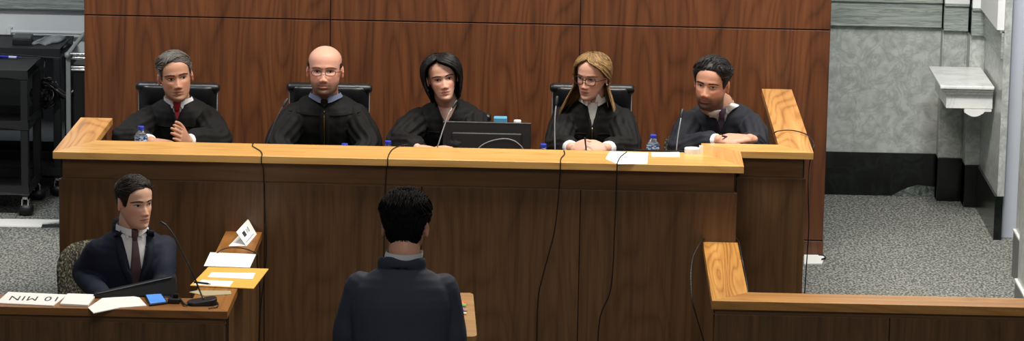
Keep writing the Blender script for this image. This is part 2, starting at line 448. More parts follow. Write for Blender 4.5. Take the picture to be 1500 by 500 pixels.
def eyes(parent, bvh, T, o, gaze=(0, 0)):
    E = bpy.data.objects
    for sg in (-1, 1):
        mb = MB(); ex = .0315; W = .0148; Ht = o.get('open', .0048)
        def P(x, z, lift):
            h = bvh.ray_cast(Vector((x, -.3, z)), Vector((0, 1, 0)))
            y = h[0].y if h[0] else -.07
            return T @ Vector((x, y-lift, z))
        nu, nv = 17, 7
        def lens(cx, cz, w, ht, lift, mi, bul=.0022, lid=True, clipw=None):
            mb.m = mi
            def fn(u, v):
                a = (u-.5)*2; xx = cx+a*w
                top = ht*(1-abs(a)**2.2)*1.05; bot = -ht*.75*(1-abs(a)**2)
                zz = cz+bot+(top-bot)*v+.0012*a*sg*0
                e = max(0, 1-a*a)*max(0, 1-(2*v-1)**2)
                return P(xx, zz, lift+bul*e)
            mb.grid(fn, nu, nv)
        lens(sg*ex, .000, W, Ht, .0007, 0)
        # iris + pupil: discs clipped by the lids
        for rad, mi, lf in ((.0056, 1, .0030), (.0026, 2, .0034)):
            gx = sg*ex+gaze[0]; gz = .0006+gaze[1]
            mb.m = mi; n = 14; vs = [P(gx, max(-.0034, min(.0042, gz)), lf)]; fs = []
            for j in range(n):
                g = 2*PI*j/n; zz = gz+rad*math.sin(g)
                zz = min(zz, .0008+Ht*.88); zz = max(zz, -Ht*.70)
                vs.append(P(gx+rad*math.cos(g), zz, lf-.0003))
            for j in range(n): fs.append((0, 1+j, 1+(j+1) % n))
            mb.add(vs, fs)
        # upper lash line and lid crease
        mb.m = 2
        pts = []
        for i in range(9):
            a = -1+2*i/8; pts.append(P(sg*ex+a*W*1.08, Ht*(1-abs(a)**2.2)*1.05+.0006, .0022))
        mb.tube(pts, [.0004]+[.0011 if not o.get('lash') else .0016]*7+[.0004], 6)
        ob = mb.build('eye', [EYE_W, mat('iris_'+o.get('iris', '3a2314'), '#'+o.get('iris', '3a2314'), .2), mat('pupil', '#050404', .2)], parent, smooth=True)
        # lower / upper eyelids as skin folds
        # eyebrow
        mb = MB(); bt = o.get('brow_t', .0036); bz = o.get('brow_z', .0185)
        for k in range(70):
            a = random.random(); xx = .011+.041*a; arch = .006*math.sin(PI*min(1, a*.85+.08))-.002
            zz = bz+arch+(random.random()-.5)*bt*(1.6-.9*a)
            d = Vector((.006+.003*a, 0, .0025-.005*a)); x2 = xx+d.x; z2 = zz+d.z
            mb.tube([P(sg*xx, zz, .0008), P(sg*(xx+x2)/2, (zz+z2)/2, .0022), P(sg*x2, z2, .0012)], [.0008, .0010, .0003], 4)
        mb.build('eyebrow', mat('brow_'+o['hair'], '#'+o.get('brow', o['hair']), .7), parent, smooth=True)

# -------------------- hair
def hair_low(o):
    front = o.get('front', .078); nape = o.get('nape', -.055); burn = o.get('burn', -.012)
    pk = o.get('peak', .0); recede = o.get('recede', .0)
    pts = [(0, front), (.25, front+recede*.4), (.55, front-.004+recede), (.85, front-.022+recede*.7), (1.02, .030), (1.15, burn+.012), (1.3, burn), (1.42, burn+.010), (1.5, .024), (1.68, .033), (1.9, .028), (2.1, -.002), (2.35, nape*.75), (2.7, nape), (PI, nape)]
    if o.get('bald'): pts = [(0, .3), (1.1, .3), (1.2, .02), (1.3, burn), (1.42, burn+.01), (1.5, .024), (1.68, .033), (1.9, .028), (2.1, -.002), (2.35, nape*.75), (2.7, nape), (PI, nape)]
    xs = [p[0] for p in pts]; ys = [p[1] for p in pts]
    return lambda phi: float(np.interp(abs(phi), xs, ys))
def short_hair(parent, T, o, seed=1):
    rnd = random.Random(seed); low = hair_low(o); top_t = o.get('vol', .018); side_t = o.get('side', .009)
    comb = o.get('comb', (0, 1, .2)); frontvol = o.get('frontvol', 1.0); asym = o.get('asym', 0)
    ztop = .1175
    def thick(phi, z):
        a = abs(phi); k = min(1, max(0, (z-.02)/.06)); k = k*k*(3-2*k)
        t = side_t+(top_t-side_t)*k
        t *= 1+(frontvol-1)*max(0, math.cos(phi))*k
        t *= 1+asym*math.sin(phi)*k
        e = min(1, max(0, (z-low(phi))/(.022+.022*max(0, math.cos(phi))))); return t*(.10+.90*e**.6)
    zt = o.get('ztop', ztop)
    def S(phi, z, m=1.0):
        z = min(max(z, low(phi)), ztop)
        nn = noise.noise(Vector((math.sin(phi)*3.1*1.4, math.cos(phi)*3.1*1.4, z*38)) + Vector((seed*7, 0, 0)))
        return T @ head_pt(phi, z, thick(phi, z)*m*(1+o.get('lump', .07)*nn)+.0008, o)
    mb = MB()
    nphi, nv = 130, 26
    vs = []; fs = []
    for j in range(nphi):
        phi = -PI+2*PI*j/nphi; l = low(phi)
        if l > .05 and o.get('bald') or l > .2: l = None
        for i in range(nv):
            if l is None: vs.append(T @ Vector((0, 0, 0))); continue
            hi = .050 if o.get('bald') else ztop
            z = l+(hi-l)*(1-(1-i/(nv-1))**1.25) if not o.get('bald') else l+(max(hi-.012*(abs(phi) < 1.6), l+.01)-l)*i/(nv-1)
            k = 1 if not o.get('bald') else max(.1, math.sin(PI*min(1, .15+.85*i/(nv-1))))
            vs.append(S(phi, z, .8*k))
    for j in range(nphi):
        j2 = (j+1) % nphi
        if any(low(-PI+2*PI*q/nphi) > (.05 if o.get('bald') else .2) for q in (j, j2)): continue
        for i in range(nv-1): fs.append((j*nv+i, j2*nv+i, j2*nv+i+1, j*nv+i+1))
    if not o.get('bald'): fs.append(tuple(j*nv+nv-1 for j in range(nphi)))
    mb.add(vs, fs)
    # combed locks
    n = o.get('locks', 900); L = o.get('len', .035); cv = Vector(comb)
    for _ in range(n):
        phi = rnd.uniform(-PI, PI); l = low(phi)
        if l > .05 and o.get('bald') or l > .2: continue
        hi = .046 if o.get('bald') else ztop-.0005
        z = l+(hi-l)*rnd.random()**.8
        k = min(1, max(0, (z-.03)/.05))
        side = Vector((0, .35, -1)); d = (cv*k+side*(1-k)*1.0)
        d = d+Vector((rnd.uniform(-.3, .3), rnd.uniform(-.3, .3), rnd.uniform(-.2, .2)))*o.get('mess', 1)
        p = T.inverted() @ S(phi, z, .75); pts = [T @ p]; w = rnd.uniform(.0014, .003)*o.get('lw', 1)
        Lk = L*(.45+.55*k)*rnd.uniform(.6, 1.2); st = 5; lift = rnd.uniform(.9, 1.18)
        cz = z
        for s_ in range(st):
            p2 = p+d.normalized()*(Lk/st)
            cz = min(max(p2.z-.004*(k > 0), l-.003), ztop) if True else z
            ph = math.atan2(p2.x, -(p2.y-.012))
            r = math.hypot(p2.x, p2.y-.012)
            if p2.z > .10 or (z > .1 and k > .9):
                # near the crown keep free movement over the dome
                q = Vector((p2.x, p2.y, 0)); 
                a = min(1, math.hypot(q.x/(.076*o.get('w', 1)+top_t), (q.y-.006)/(.098+top_t)))
                zz = .118*math.sqrt(max(0, 1-a**2.6))
                pp = Vector((p2.x, p2.y, max(zz, .06)+top_t*lift*(1+(frontvol-1)*max(0, -(q.y)/.09))))
                if a > .93: pp = head_pt(ph, min(max(cz, low(ph)), ztop), thick(ph, cz)*lift, o)
            else: pp = head_pt(ph, min(max(cz, low(ph)-.002), ztop), thick(ph, min(max(cz, low(ph)), ztop))*lift+.0006, o)
            if (pp-p).length > .02: break
            pts.append(T @ pp); p = pp
        if len(pts) < 3: continue
        rr = [w*.6]+[w]*(len(pts)-2)+[w*.25]; mb.m = rnd.choice((0, 1, 2, 2, 3))
        mb.tube(pts, rr, 5, cap=False)
    return mb.build('hair', hair_mats(o), parent, smooth=True)
def hair_mats(o):
    a = np.array(rgb(o['hair'])[:3]); c = np.array(rgb(o.get('hair2', o['hair']))[:3]); out = []
    if 'hair2' not in o: c = a*1.6
    for k, t in enumerate((.25, 0, .55, 1.0)):
        v = a*(1-t)+c*t
        out.append(mat('hair_%s_%d' % (o['hair'], k), tuple(v)+(1,), o.get('hrough', .48), spec=o.get('hspec', .3)))
    return out
def long_hair(parent, T, o, seed=1):
    """curtain: for every height the hair runs round the head from one edge of the face opening to the other"""
    rnd = random.Random(seed)
    opn_z = o['open_z']; opL = o['open_l']; opR = o['open_r']      # opening angle at heights (left = -x, right = +x)
    vol = tab(o['vol_z'], o['vol_t']); end = o['end']; zc = o.get('hold', -.03); flare = o.get('flare', 0)
    def S(sg, u, z, m=1.0):
        op = float(np.interp(z, opn_z, opL if sg < 0 else opR))
        phi = sg*(op+(PI-op)*u)
        zz = max(z, zc); zz = min(zz, .1186)
        p = head_pt(phi, zz, 0, o)
        t = vol(z)*m
        k = min(1, max(0, (zz-.03)/.085)); rad = Vector((p.x, p.y-.012, 0)); rad = rad.normalized() if rad.length > 1e-6 else Vector((0, 0, 1))
        nv = (rad*math.cos(k*1.35)+Vector((0, 0, 1))*math.sin(k*1.35))
        q = p+nv*t
        if z < zc:
            dz = zc-z; q.z = z
            q.y += o.get('fwd', 0)*dz*(1-u)+(.10*dz if u > .6 else 0)
            q.x += sg*flare*dz
        return q
    def endz(sg, u): return float(np.interp(u, [0, .25, .6, 1], end[0] if sg < 0 else end[1]))
    mb = MB()
    for sg in (-1, 1):
        def fn(u, v):
            ez = endz(sg, u); z = .1186+(ez-.1186)*(v**1.15)
            nn = noise.noise(Vector((u*9*sg, z*6, seed)))
            edge = min(1, (1-v)/.06+.2)
            return T @ S(sg, u, z, (.86+.12*nn)*(.35+.65*edge) if z > zc else .86+.12*nn)
        mb.grid(fn, 44, 60, flip=(sg < 0))
        def fn2(u, v):
            ez = endz(sg, u); z = .1186+(ez-.1186)*(v**1.15)
            return T @ S(sg, u, z, .25)
        mb.grid(fn2, 30, 40, flip=(sg > 0))
    for _ in range(o.get('locks', 700)):
        sg = rnd.choice((-1, 1)); u = rnd.random()**1.1; ez = endz(sg, u)+rnd.uniform(-.02, .012)
        z0 = rnd.uniform(.02, .112) if rnd.random() < .6 else rnd.uniform(.105, .1165); m = rnd.uniform(.86, 1.12); w = rnd.uniform(.0016, .0036)*o.get('lw', 1)
        pts = []; n = 12; du = rnd.uniform(-.05, .05); ph = rnd.uniform(0, 6)
        z1 = ez if rnd.random() < .75 else rnd.uniform(ez, min(z0-.05, .02))
        for i in range(n):
            t = i/(n-1); z = z0+(z1-z0)*t; uu = min(1, max(0, u+du*t+o.get('wave', .012)*math.sin(ph+t*7)*t))
            pts.append(T @ S(sg, uu, z, m))
        mb.m = rnd.choice((0, 1, 2, 2, 3)); mb.tube(pts, [w*.5]+[w]*(n-3)+[w*.7, w*.2], 5, cap=False)
    return mb.build('hair', hair_mats(o), parent, smooth=True)

EYE_W = mat('eye_white', '#cfc8c0', .25)
# ------------------------------------------------------------------ people
def Rz(a): return Matrix.Rotation(a, 4, 'Z')
def head_T(hc, yaw, pitch, roll):
    """yaw > 0 turns the face to +x, pitch > 0 looks down, roll > 0 tips the crown to +x"""
    return Matrix.Translation(Vector(hc)) @ Rz(yaw) @ Matrix.Rotation(pitch, 4, 'X') @ Matrix.Rotation(roll, 4, 'Y')
ROBE_D = [(0, .066, .062), (.018, .100, .082), (.038, .142, .096), (.064, .174, .110), (.105, .192, .124), (.16, .196, .134), (.26, .196, .142), (.38, .21, .155), (.48, .225, .165)]
SUIT_D = [(0, .064, .060), (.018, .088, .074), (.038, .128, .088), (.062, .166, .102), (.095, .196, .114), (.15, .203, .126), (.28, .190, .130), (.40, .185, .128), (.50, .195, .135)]
def torso_path(N, hips, D, inset=0, sc=1.0, tail=True):
    N = Vector(N); H = Vector(hips); L = (N-H).length; pts = []; rr = []
    for d, rx, ry in D:
        t = min(1, d*1.0/L); c = N.lerp(H, t)
        # chest forward of the spine
        c = c+Vector((0, -.018*math.sin(min(1, d/.25)*PI/2), 0))
        pts.append(c); rr.append(((rx-inset)*sc, (ry-inset)*sc))
    return pts, rr
def garment_union(parts, voxel, smooth=2):
    mb = MB()
    for fn in parts: fn(mb)
    return remesh(mb, voxel, smooth)
def cut_neck(me, N, w0, depth, ty, R, back=.0):
    """open the garment in a V below the neck base: snap to the V line, then drop the faces inside it"""
    bm = bmesh.new(); bm.from_mesh(me); Ri = R.inverted()
    kill = []
    for f in bm.faces:
        c = Ri @ (f.calc_center_median()-N)
        if c.y < ty and -depth < c.z < .08:
            w = w0*min(1.0, (c.z+depth)/depth)
            if abs(c.x) < w: kill.append(f)
    bmesh.ops.delete(bm, geom=kill, context='FACES')
    for v in bm.verts:
        if v.is_boundary:
            c = Ri @ (v.co-N)
            if c.y < ty+.01 and -depth-.01 < c.z < 0:
                w = w0*max(0, (c.z+depth)/depth); c.x = math.copysign(w, c.x); v.co = (R @ c)+N
    bm.to_mesh(me); bm.free()
def fold_disp(me, fn):
    n = len(me.vertices); co = np.empty(n*3); me.vertices.foreach_get('co', co); co = co.reshape(-1, 3)
    no = np.empty(n*3); me.vertices.foreach_get('normal', no); no = no.reshape(-1, 3)
    d = np.array([fn(Vector(c)) for c in co])
    co += no*d[:, None]; me.vertices.foreach_set('co', co.ravel()); me.update()
def ridge(p): return 1-abs(noise.noise(p))*2

def person(label, skin, hc, ang, N, hips, seat, arms, o, garment='robe', tyaw=0, knees=None, group=None, cat='person', stand=False, voxel=.0034):
    hc = Vector(hc); N = Vector(N); hips = Vector(hips); R = Matrix.Rotation(tyaw, 3, 'Z')
    T = head_T(hc, *ang); o = dict(o); o['skin'] = skin
    origin = Vector((hips.x, hips.y, seat))
    # ---------- the body, one continuous skin
    mb = MB(); hb = MB(); head_mesh(hb, o); hs = o.get('hs', 1.0); S = Matrix.Scale(hs, 4); TS = T @ S
    hbvh_mb = hb
    mb.add([TS @ Vector(v) for v in hb.v], hb.f)
    nk = TS @ Vector((0, .030, -.05)); nk2 = TS @ Vector((0, .040, -.095))
    nr = o.get('neck', .056)
    mb.tube([nk, nk2, N+Vector((0, 0, -.01)), N+Vector((0, .012, -.05))], [nr*.95, nr, nr*1.04, nr*1.02], 24, smooth=4)
    Dt = ROBE_D if garment == 'robe' else SUIT_D
    up = R @ Vector((0, 1, 0)); tw = o.get('tw', 1.0)
    pts, rr = torso_path(N, hips, Dt, .014, tw); mb.tube(pts, rr, 36, up=up, exp=.9)
    sw = o.get('sw', .165)*tw
    legs = knees or ([hips+Vector((-.10, -.42, .02)), hips+Vector((.10, -.42, .02))])
    foot_z = o['floor']
    for k, sg in enumerate((-1, 1)):
        S0 = N+R @ Vector((sg*(sw-.010), .008, -.100)); E = Vector(arms[k]['elbow']); W = Vector(arms[k]['wrist'])
        mb.tube([S0, S0.lerp(E, .5), E, E.lerp(W, .35), W], [.042, .042, .037, .037, .025], 16, smooth=3)
        h = arms[k]; hand(mb, W, h['f'], h['p'], h['t'], h.get('curl', .5), h.get('spread', .12), h.get('s', .93), h.get('point'))
        kn = Vector(legs[k]); hp = hips+R @ Vector((sg*.085, 0, 0)); an = Vector((kn.x, kn.y+.03, foot_z+.09)) if not stand else Vector((kn.x, kn.y+.02, foot_z+.09))
        mb.tube([hp, hp.lerp(kn, .5), kn, kn.lerp(an, .35), an], [.085, .075, .055, .052, .036], 16, smooth=2)
        mb.tube([an+Vector((0, .03, -.03)), an+Vector((0, -.06, -.05)), an+Vector((0, -.15, -.06))], [(.034, .04), (.038, .032), (.03, .022)], 12, smooth=2)
    tm = MB(); tm.tube(pts, rr, 36, up=up, exp=.9); tm.tube([nk, nk2, N+Vector((0, 0, -.01)), N+Vector((0, .012, -.05))], [nr*.95, nr, nr*1.04, nr*1.02], 24, smooth=4)
    torsobvh = BVHTree.FromPolygons([Vector(v) for v in tm.v], tm.f)
    me = remesh(mb, voxel, 1, .35)
    nv = len(me.vertices); co = np.empty(nv*3); me.vertices.foreach_get('co', co); co = co.reshape(-1, 3)
    Ti = np.array(TS.inverted()); P = co @ Ti[:3, :3].T+Ti[:3, 3]
    col = skin_colour(P, T, o)
    ca = me.color_attributes.new('Col', 'FLOAT_COLOR', 'POINT'); ca.data.foreach_set('color', np.hstack([col, np.ones((nv, 1))]).ravel())
    body = mesh_obj(me, 'person', vcol_mat('skin', .48, .35, .12), None, origin)
    tag(body, label, cat, group)
    hb_t = BVHTree.FromPolygons([Vector(v) for v in hb.v], hb.f)
    if not o.get('noface'): eyes(body, hb_t, TS, o, o.get('gaze', (0, 0)))
    if o.get('style') == 'long': long_hair(body, TS, o, o.get('seed', 1))
    else: short_hair(body, TS, o, o.get('seed', 1))
    bodybvh = torsobvh
    # ---------- garment
    gcol = o.get('gmat'); pl = o.get('pleat', 1.0)
    def g_t(m):
        p, r = torso_path(N, hips, Dt, 0, tw)
        md = (lambda t, g, a: 1+.018*pl*math.sin(g*17+3*math.sin(a*9))*min(1, a/.10)) if garment == 'robe' else None
        m.tube(p, r, 72, up=up, exp=.9, mod=md, smooth=3)
    parts = [g_t]
    cuffs = []
    for k, sg in enumerate((-1, 1)):
        S0 = N+R @ Vector((sg*(sw-.006), .005, -.094 if garment == 'robe' else -.092)); E = Vector(arms[k]['elbow']); W = Vector(arms[k]['wrist']); W2 = W.lerp(E, .26 if o.get('cuff') else .10)
        if garment == 'robe':
            b = arms[k].get('bell', 1.0)
            rad = [.058, .064*b, .060*b, .054*b, .050*b]
            md = lambda t, g, a, s=sg: 1+.055*pl*math.sin(g*11+s+2.0*math.sin(t*5+s))*min(1, t*4+.3)+.04*math.sin(g*5+t*9)*t
            def g_s(m, S0=S0, E=E, W2=W2, rad=rad, md=md): m.tube([S0, S0.lerp(E, .45), E+Vector((0, 0, -.0)), E.lerp(W2, .5), W2], rad, 44, smooth=6, mod=md)
        else:
            rad = [q*o.get('armw', 1) for q in (.058, .058, .053, .050, .043)]
            md = lambda t, g, a, s=sg: 1+.035*math.sin(a*60+2*math.sin(g+s))*math.exp(-((t-.5)/.16)**2)+.02*math.sin(g*3+t*11)
            def g_s(m, S0=S0, E=E, W2=W2, rad=rad, md=md): m.tube([S0, S0.lerp(E, .5), E, E.lerp(W2, .5), W2], rad, 32, smooth=8, mod=md)
        parts.append(g_s)
        cuffs.append((E, W))
    if garment == 'suit':
        def g_c(m):
            pts = []
            for i in range(9):
                g = -1.9+3.8*i/8
                k = math.cos(g*.62)
                pts.append(N+R @ Vector((nr*1.42*math.sin(g*.9), .004+nr*1.30*math.cos(g*.9)+.004, -.026+.044*max(0, k))))
            m.tube(pts, [(.007, .022)]*9, 12, smooth=3, up=(0, 0, 1))
        parts.append(g_c)
    if garment == 'robe':
        def g_l(m):
            for k, sg in enumerate((-1, 1)):
                kn = Vector(legs[k]); m.tube([hips+Vector((sg*.07, .0, 0)), kn, kn+Vector((0, .02, -.30))], [(.12, .12), (.10, .10), (.12, .11)], 28, smooth=3, mod=lambda t, g, a: 1+.05*math.sin(g*9)*t)
        parts.append(g_l)
    gm = garment_union(parts, .0058, 2)
    if garment == 'robe':
        sd = o.get('seed', 1)*3.1
        def fd(c):
            q = R.inverted() @ (c-N); a = abs(q.x)
            f = 0
            # gathers falling from the yoke seam over the upper arm and chest
            if q.z < -.03: f += .0045*pl*min(1, (-q.z-.03)/.05)*noise.noise(Vector((q.x*34, q.y*22, q.z*4+sd)))*min(1, a/.07)
            f += .006*noise.noise(Vector((q.x*9+sd, q.y*9, q.z*7)))
            f += .0035*noise.noise(Vector((q.x*20+q.z*16, q.y*20, q.z*14+sd)))
            return f
        fold_disp(gm, fd)
    else:
        sd = o.get('seed', 1)*1.7
        fold_disp(gm, lambda c: .004*noise.noise(Vector((c.x*9+sd, c.y*9, c.z*6)))+.0018*noise.noise(Vector((c.x*24, c.y*24, c.z*16+sd))))
    vw, vd = o.get('vneck', (.045, .12))
    if vw: cut_neck(gm, N, vw, vd, -.0, R)
    gname = 'robe' if garment == 'robe' else 'jacket'
    g = mesh_obj(gm, gname, gcol, body)
    if o.get('glabel'): g['label'] = o['glabel']
    so = g.modifiers.new('thickness', 'SOLIDIFY'); so.thickness = .003; so.offset = -1
    gv = [Vector(v.co)+origin for v in gm.vertices]; gbvh = BVHTree.FromPolygons(gv, [tuple(p.vertices) for p in gm.polygons])
    FW = R @ Vector((0, 1, 0))
    def drape(bv, x, z, lift, fb=None):
        """point on the front of a surface at torso-local (x, z)"""
        s = N+R @ Vector((x, -.5, z)); h = torsobvh.ray_cast(s, FW)
        if bv is not torsobvh and h[0]: h = bv.ray_cast(h[0]-FW*.04, FW)
        p = h[0] if h[0] else (fb or N+R @ Vector((x, -.07, z)))
        return p-FW*lift
    def patch(name, outline, bv, lift, m, th=.002, nu=14, nv=10, label=None):
        """outline: function v -> (xleft, xright, z)"""
        b = MB()
        def fn(u, v):
            xl, xr, z = outline(v); return drape(bv, xl+(xr-xl)*u, z, lift)
        b.grid(fn, nu, nv)
        ob = b.build(name, m, body, smooth=True); sm = ob.modifiers.new('t', 'SOLIDIFY'); sm.thickness = th; sm.offset = 1
        if label: ob['label'] = label
        return ob
    def strip(name, pts, w, bv, lift, m, label=None, n=4):
        b = MB(); k = len(pts)
        def P(i):
            i = max(0, min(k-1, i)); return Vector((pts[i][0], 0, pts[i][1]))
        def fn(u, v):
            f = u*(k-1); i = min(int(f), k-2); t = f-i; p = P(i).lerp(P(i+1), t); d = (P(i+1)-P(i)).normalized(); nrm = Vector((d.z, 0, -d.x))
            wd = w if not callable(w) else w(u)
            q = p+nrm*wd*(v-.5); return drape(bv, q.x, q.z, lift)
        b.grid(fn, max(10, (k-1)*6), n)
        ob = b.build(name, m, body, smooth=True); sm = ob.modifiers.new('t', 'SOLIDIFY'); sm.thickness = .002; sm.offset = 1
        if label: ob['label'] = label
        return ob
    if o.get('shirt'):
        sw_, sdp = o.get('shirt_v', (vw+.030, vd+.03))
        patch('shirt', lambda v: (-min(sw_*(1-v*.75), .036+.5*v), min(sw_*(1-v*.75), .036+.5*v), -.004-sdp*v), bodybvh, .005, o['shirt'])
    cs = o.get('collar')
    if cs:
        b = MB(); r0 = nr*1.08
        ax = (nk2-N); cz = N+Vector((0, .0, -.004)); top = N.lerp(nk2, o.get('chigh', .62))
        gap = o.get('collar_gap', .22)
        def fn(u, v):
            phi = gap+(2*PI-2*gap)*u; fr = max(0, math.cos(phi))
            c = cz.lerp(top, (1-abs(2*v-1))*(1-.55*fr**3)); flare = .004+o.get('cflare', .010)*(v > .5)*(2*v-1)
            r = r0+flare; drop = (-.020*fr**4*(v > .5)*(2*v-1))
            return c+R @ Vector((r*1.02*math.sin(phi), -r*1.06*math.cos(phi)-.004*fr, drop))
        b.grid(fn, 48, 7)
        # collar points
        for sg in (-1, 1):
            a = drape(gbvh if False else bodybvh, sg*.010, -.006, .012); c2 = N+R @ Vector((sg*.042, -.058, .014)); d2 = drape(bodybvh, sg*o.get('cpt', .030), -o.get('cdrop', .036), .012)
            b.add([a, c2, d2], [(0, 1, 2)])
        ob = b.build('collar', cs, body, smooth=False); sm = ob.modifiers.new('t', 'SOLIDIFY'); sm.thickness = .0015
    if o.get('tie'):
        L = o.get('tie_len', .16)
        b = MB()
        kp = drape(bodybvh, 0, -.014, .010)
        b.tube([kp+R @ Vector((0, 0, .012)), kp, kp+R @ Vector((0, 0, -.020))], [(.017, .009), (.015, .011), (.009, .008)], 10, up=FW, smooth=2)
        def fn(u, v):
            w = .010+.020*min(1, v*1.3); x = (u-.5)*2*w; z = -.030-L*v
            return drape(bodybvh, x, z, .0085)
        b.grid(fn, 6, 24)
        ob = b.build('tie', o['tie'], body, smooth=True); ob['label'] = o.get('tlabel', 'tie')
        sm = ob.modifiers.new('t', 'SOLIDIFY'); sm.thickness = .002; sm.offset = 1
    if o.get('zip'):
        z0, z1 = o['zip']; strip('zip', [(o.get('zipx', 0), z0), (o.get('zipx', 0), z1)], .0045, gbvh, .0015, mat('zip_brass', '#8a6a38', .35, .8), 'brass zip')
    if garment == 'robe':
        for sg in (-1, 1):
            strip('placket', [(sg*(vw+.001), .0), (sg*.004, -vd), (sg*.013, -vd-.05), (sg*.013, -.34)], .016, gbvh, .0012, gcol)
            # yoke seam
            strip('yoke_seam', [(sg*.028, -vd-.03), (sg*.10, -vd-.028), (sg*.165, -vd-.012)], .004, gbvh, .0010, gcol)
    if garment == 'suit' and not stand:
        for sg in (-1, 1):
            strip('lapel', [(sg*(vw+.006), .0), (sg*(vw*.80+.014), -vd*.25), (sg*(vw*.45+.014), -vd*.6), (sg*.008, -vd*.98)], lambda u: .030+.022*math.sin(PI*min(1, u*1.1))-.02*u, gbvh, .004, gcol)
    # shirt cuffs
    if o.get('cuff'):
        for k in o.get('cuff_on', (0, 1)):
            E, W = cuffs[k]; b = MB(); d = (W-E).normalized()
            b.tube([W-d*.10, W-d*.03, W-d*.004], [.034, .033, .031], 20, smooth=1, cap=.2)
            b.build('cuff', o['cuff'], body, smooth=True)
    if o.get('badge'):
        x_, z_ = o['badge']; b = MB(); b.grid(lambda u, v: drape(gbvh, x_+(u-.5)*.022, z_-v*.010, .004), 4, 4)
        q_ = b.build('badge', shirt_w, body); q_['label'] = 'small white badge'; sm = q_.modifiers.new('t', 'SOLIDIFY'); sm.thickness = .002
    # lower clothes
    if garment == 'suit':
        b = MB()
        for k, sg in enumerate((-1, 1)):
            kn = Vector(legs[k]); hp = hips+R @ Vector((sg*.085, 0, 0)); an = Vector((kn.x, kn.y+(.03 if not stand else .02), foot_z+.09))
            b.tube([hp+Vector((0, 0, .0)), hp.lerp(kn, .5), kn, kn.lerp(an, .5), an+Vector((0, 0, -.02))], [.103, .092, .078, .070, .062], 24, smooth=4)
        b.tube([hips+Vector((0, 0, .10)), hips, hips+Vector((0, 0, -.06))], [(.17, .125), (.185, .135), (.15, .12)], 28, smooth=2, up=up)
        mesh_obj(remesh(b, .008, 2), 'trousers', gcol, body)
    b = MB()
    for k, sg in enumerate((-1, 1)):
        kn = Vector(legs[k]); an = Vector((kn.x, kn.y+(.03 if not stand else .02), foot_z))
        b2 = MB(); b2.tube([an+Vector((0, .055, .05)), an+Vector((0, .0, .05)), an+Vector((0, -.10, .042)), an+Vector((0, -.20, .03))], [(.036, .045), (.042, .05), (.047, .04), (.036, .028)], 16, smooth=3)
        b2.build('shoe', mat('shoe_black', '#0b0a0a', .3), body, smooth=True)
    return body, TS, drape, bodybvh, gbvh, N, R

def glasses(parent, T, m, w=.021, h=.015, rim=.0011, z=-.004, square=2.4, lens=True):
    mb = MB(); y = -.098
    for sg in (-1, 1):
        pts = []
        for j in range(25):
            g = 2*PI*j/24; cx, cy = math.cos(g), math.sin(g)
            x = sg*.0325+w*math.copysign(abs(cx)**(2/square), cx); zz = z+h*math.copysign(abs(cy)**(2/square), cy)
            pts.append(T @ Vector((x, y+.010*(abs(x)/.05)**2, zz)))
        mb.tube(pts, rim, 6, up=T.to_3x3() @ Vector((0, 1, 0)), cap=False)
        mb.tube([T @ Vector((sg*(.0325+w), y+.011, z+h*.35)), T @ Vector((sg*.070, y+.03, z+h*.3)), T @ Vector((sg*.080, -.02, z+.004)), T @ Vector((sg*.081, .02, z+.002)), T @ Vector((sg*.078, .04, z-.02))], rim*1.05, 6)
    mb.tube([T @ Vector((-.0325+w, y, z+.004)), T @ Vector((0, y-.003, z+.007)), T @ Vector((.0325-w, y, z+.004))], rim, 6, smooth=3)
    g = mb.build('glasses', m, parent, smooth=True)
    return g
# ------------------------------------------------------------------ camera (telephoto, raised gallery, looking slightly down)
F = 5000.0; PX, PY, H = 750.0, 250.0, 4.1
_dy = Vector((110., 990., -F)).normalized()
_dx = Vector((1., -.0213, (110-.0213*990)/F)).normalized()
_dz = _dx.cross(_dy)
CAMR = Matrix((_dx, _dy, _dz))
cam = bpy.data.cameras.new('camera'); cam.sensor_width = 36; cam.lens = F/1500*36; cam.clip_end = 200
co = bpy.data.objects.new('camera', cam); C.objects.link(co)
co.matrix_world = Matrix.Translation((0, 0, H)) @ CAMR.to_4x4()
bpy.context.scene.camera = co
FP, FW_ = .43, 0.0        # platform floor, well floor
CAP = 1.283; ARM = .943; DESK = 1.195

def S(name, mb, m, parent=None, **k):
    o = mb.build(name, m, parent, **k)
    if parent is None: o['kind'] = 'structure'
    return o
def bx(name, m, parent, x0, x1, y0, y1, z0, z1, bevel=.002, **k):
    b = MB(); b.box(x0, x1, y0, y1, z0, z1); return b.build(name, m, parent, bevel=bevel, **k)

# ------------------------------------------------------------------ the room
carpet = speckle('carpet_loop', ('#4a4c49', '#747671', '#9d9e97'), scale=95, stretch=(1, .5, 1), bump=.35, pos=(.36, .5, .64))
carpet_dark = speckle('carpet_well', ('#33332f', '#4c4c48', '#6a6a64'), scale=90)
m_field = marble('marble_field', '#c3c7c3', '#a9aeaa', '#8b908d', scale=9, vein=.05, mix=.5)
m_pil = marble('marble_pilaster', '#bfc3bf', '#a2a7a3', '#868b88', scale=11, vein=.05, mix=.5, seed=5)
m_band = marble('marble_band', '#a9b0ab', '#8d9690', '#66706a', scale=3.0, vein=.06, mix=.7, stretch=(.9, .9, 16), seed=2)
m_black = marble('marble_black', '#0b0f0d', '#050706', '#1e2724', scale=4.2, vein=.05, mix=.45, rough=.2, seed=3)
m_white = marble('marble_white', '#e6e8e6', '#dcdfdd', '#b8bdbb', scale=3, vein=.03, mix=.4, rough=.25, seed=9)
plaster = mat('plaster_white', '#dfe2e2', .85)
col_paint = mat('pier_paint', '#b9bfca', .7, vary=.03, vscale=3)
panel_grey = mat('grey_panel', '#6d7174', .6)

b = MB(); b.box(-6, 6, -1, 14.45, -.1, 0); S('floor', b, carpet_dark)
b = MB(); b.box(-6, 6, 14.45, 18.3, 0, FP); S('floor_platform', b, carpet)
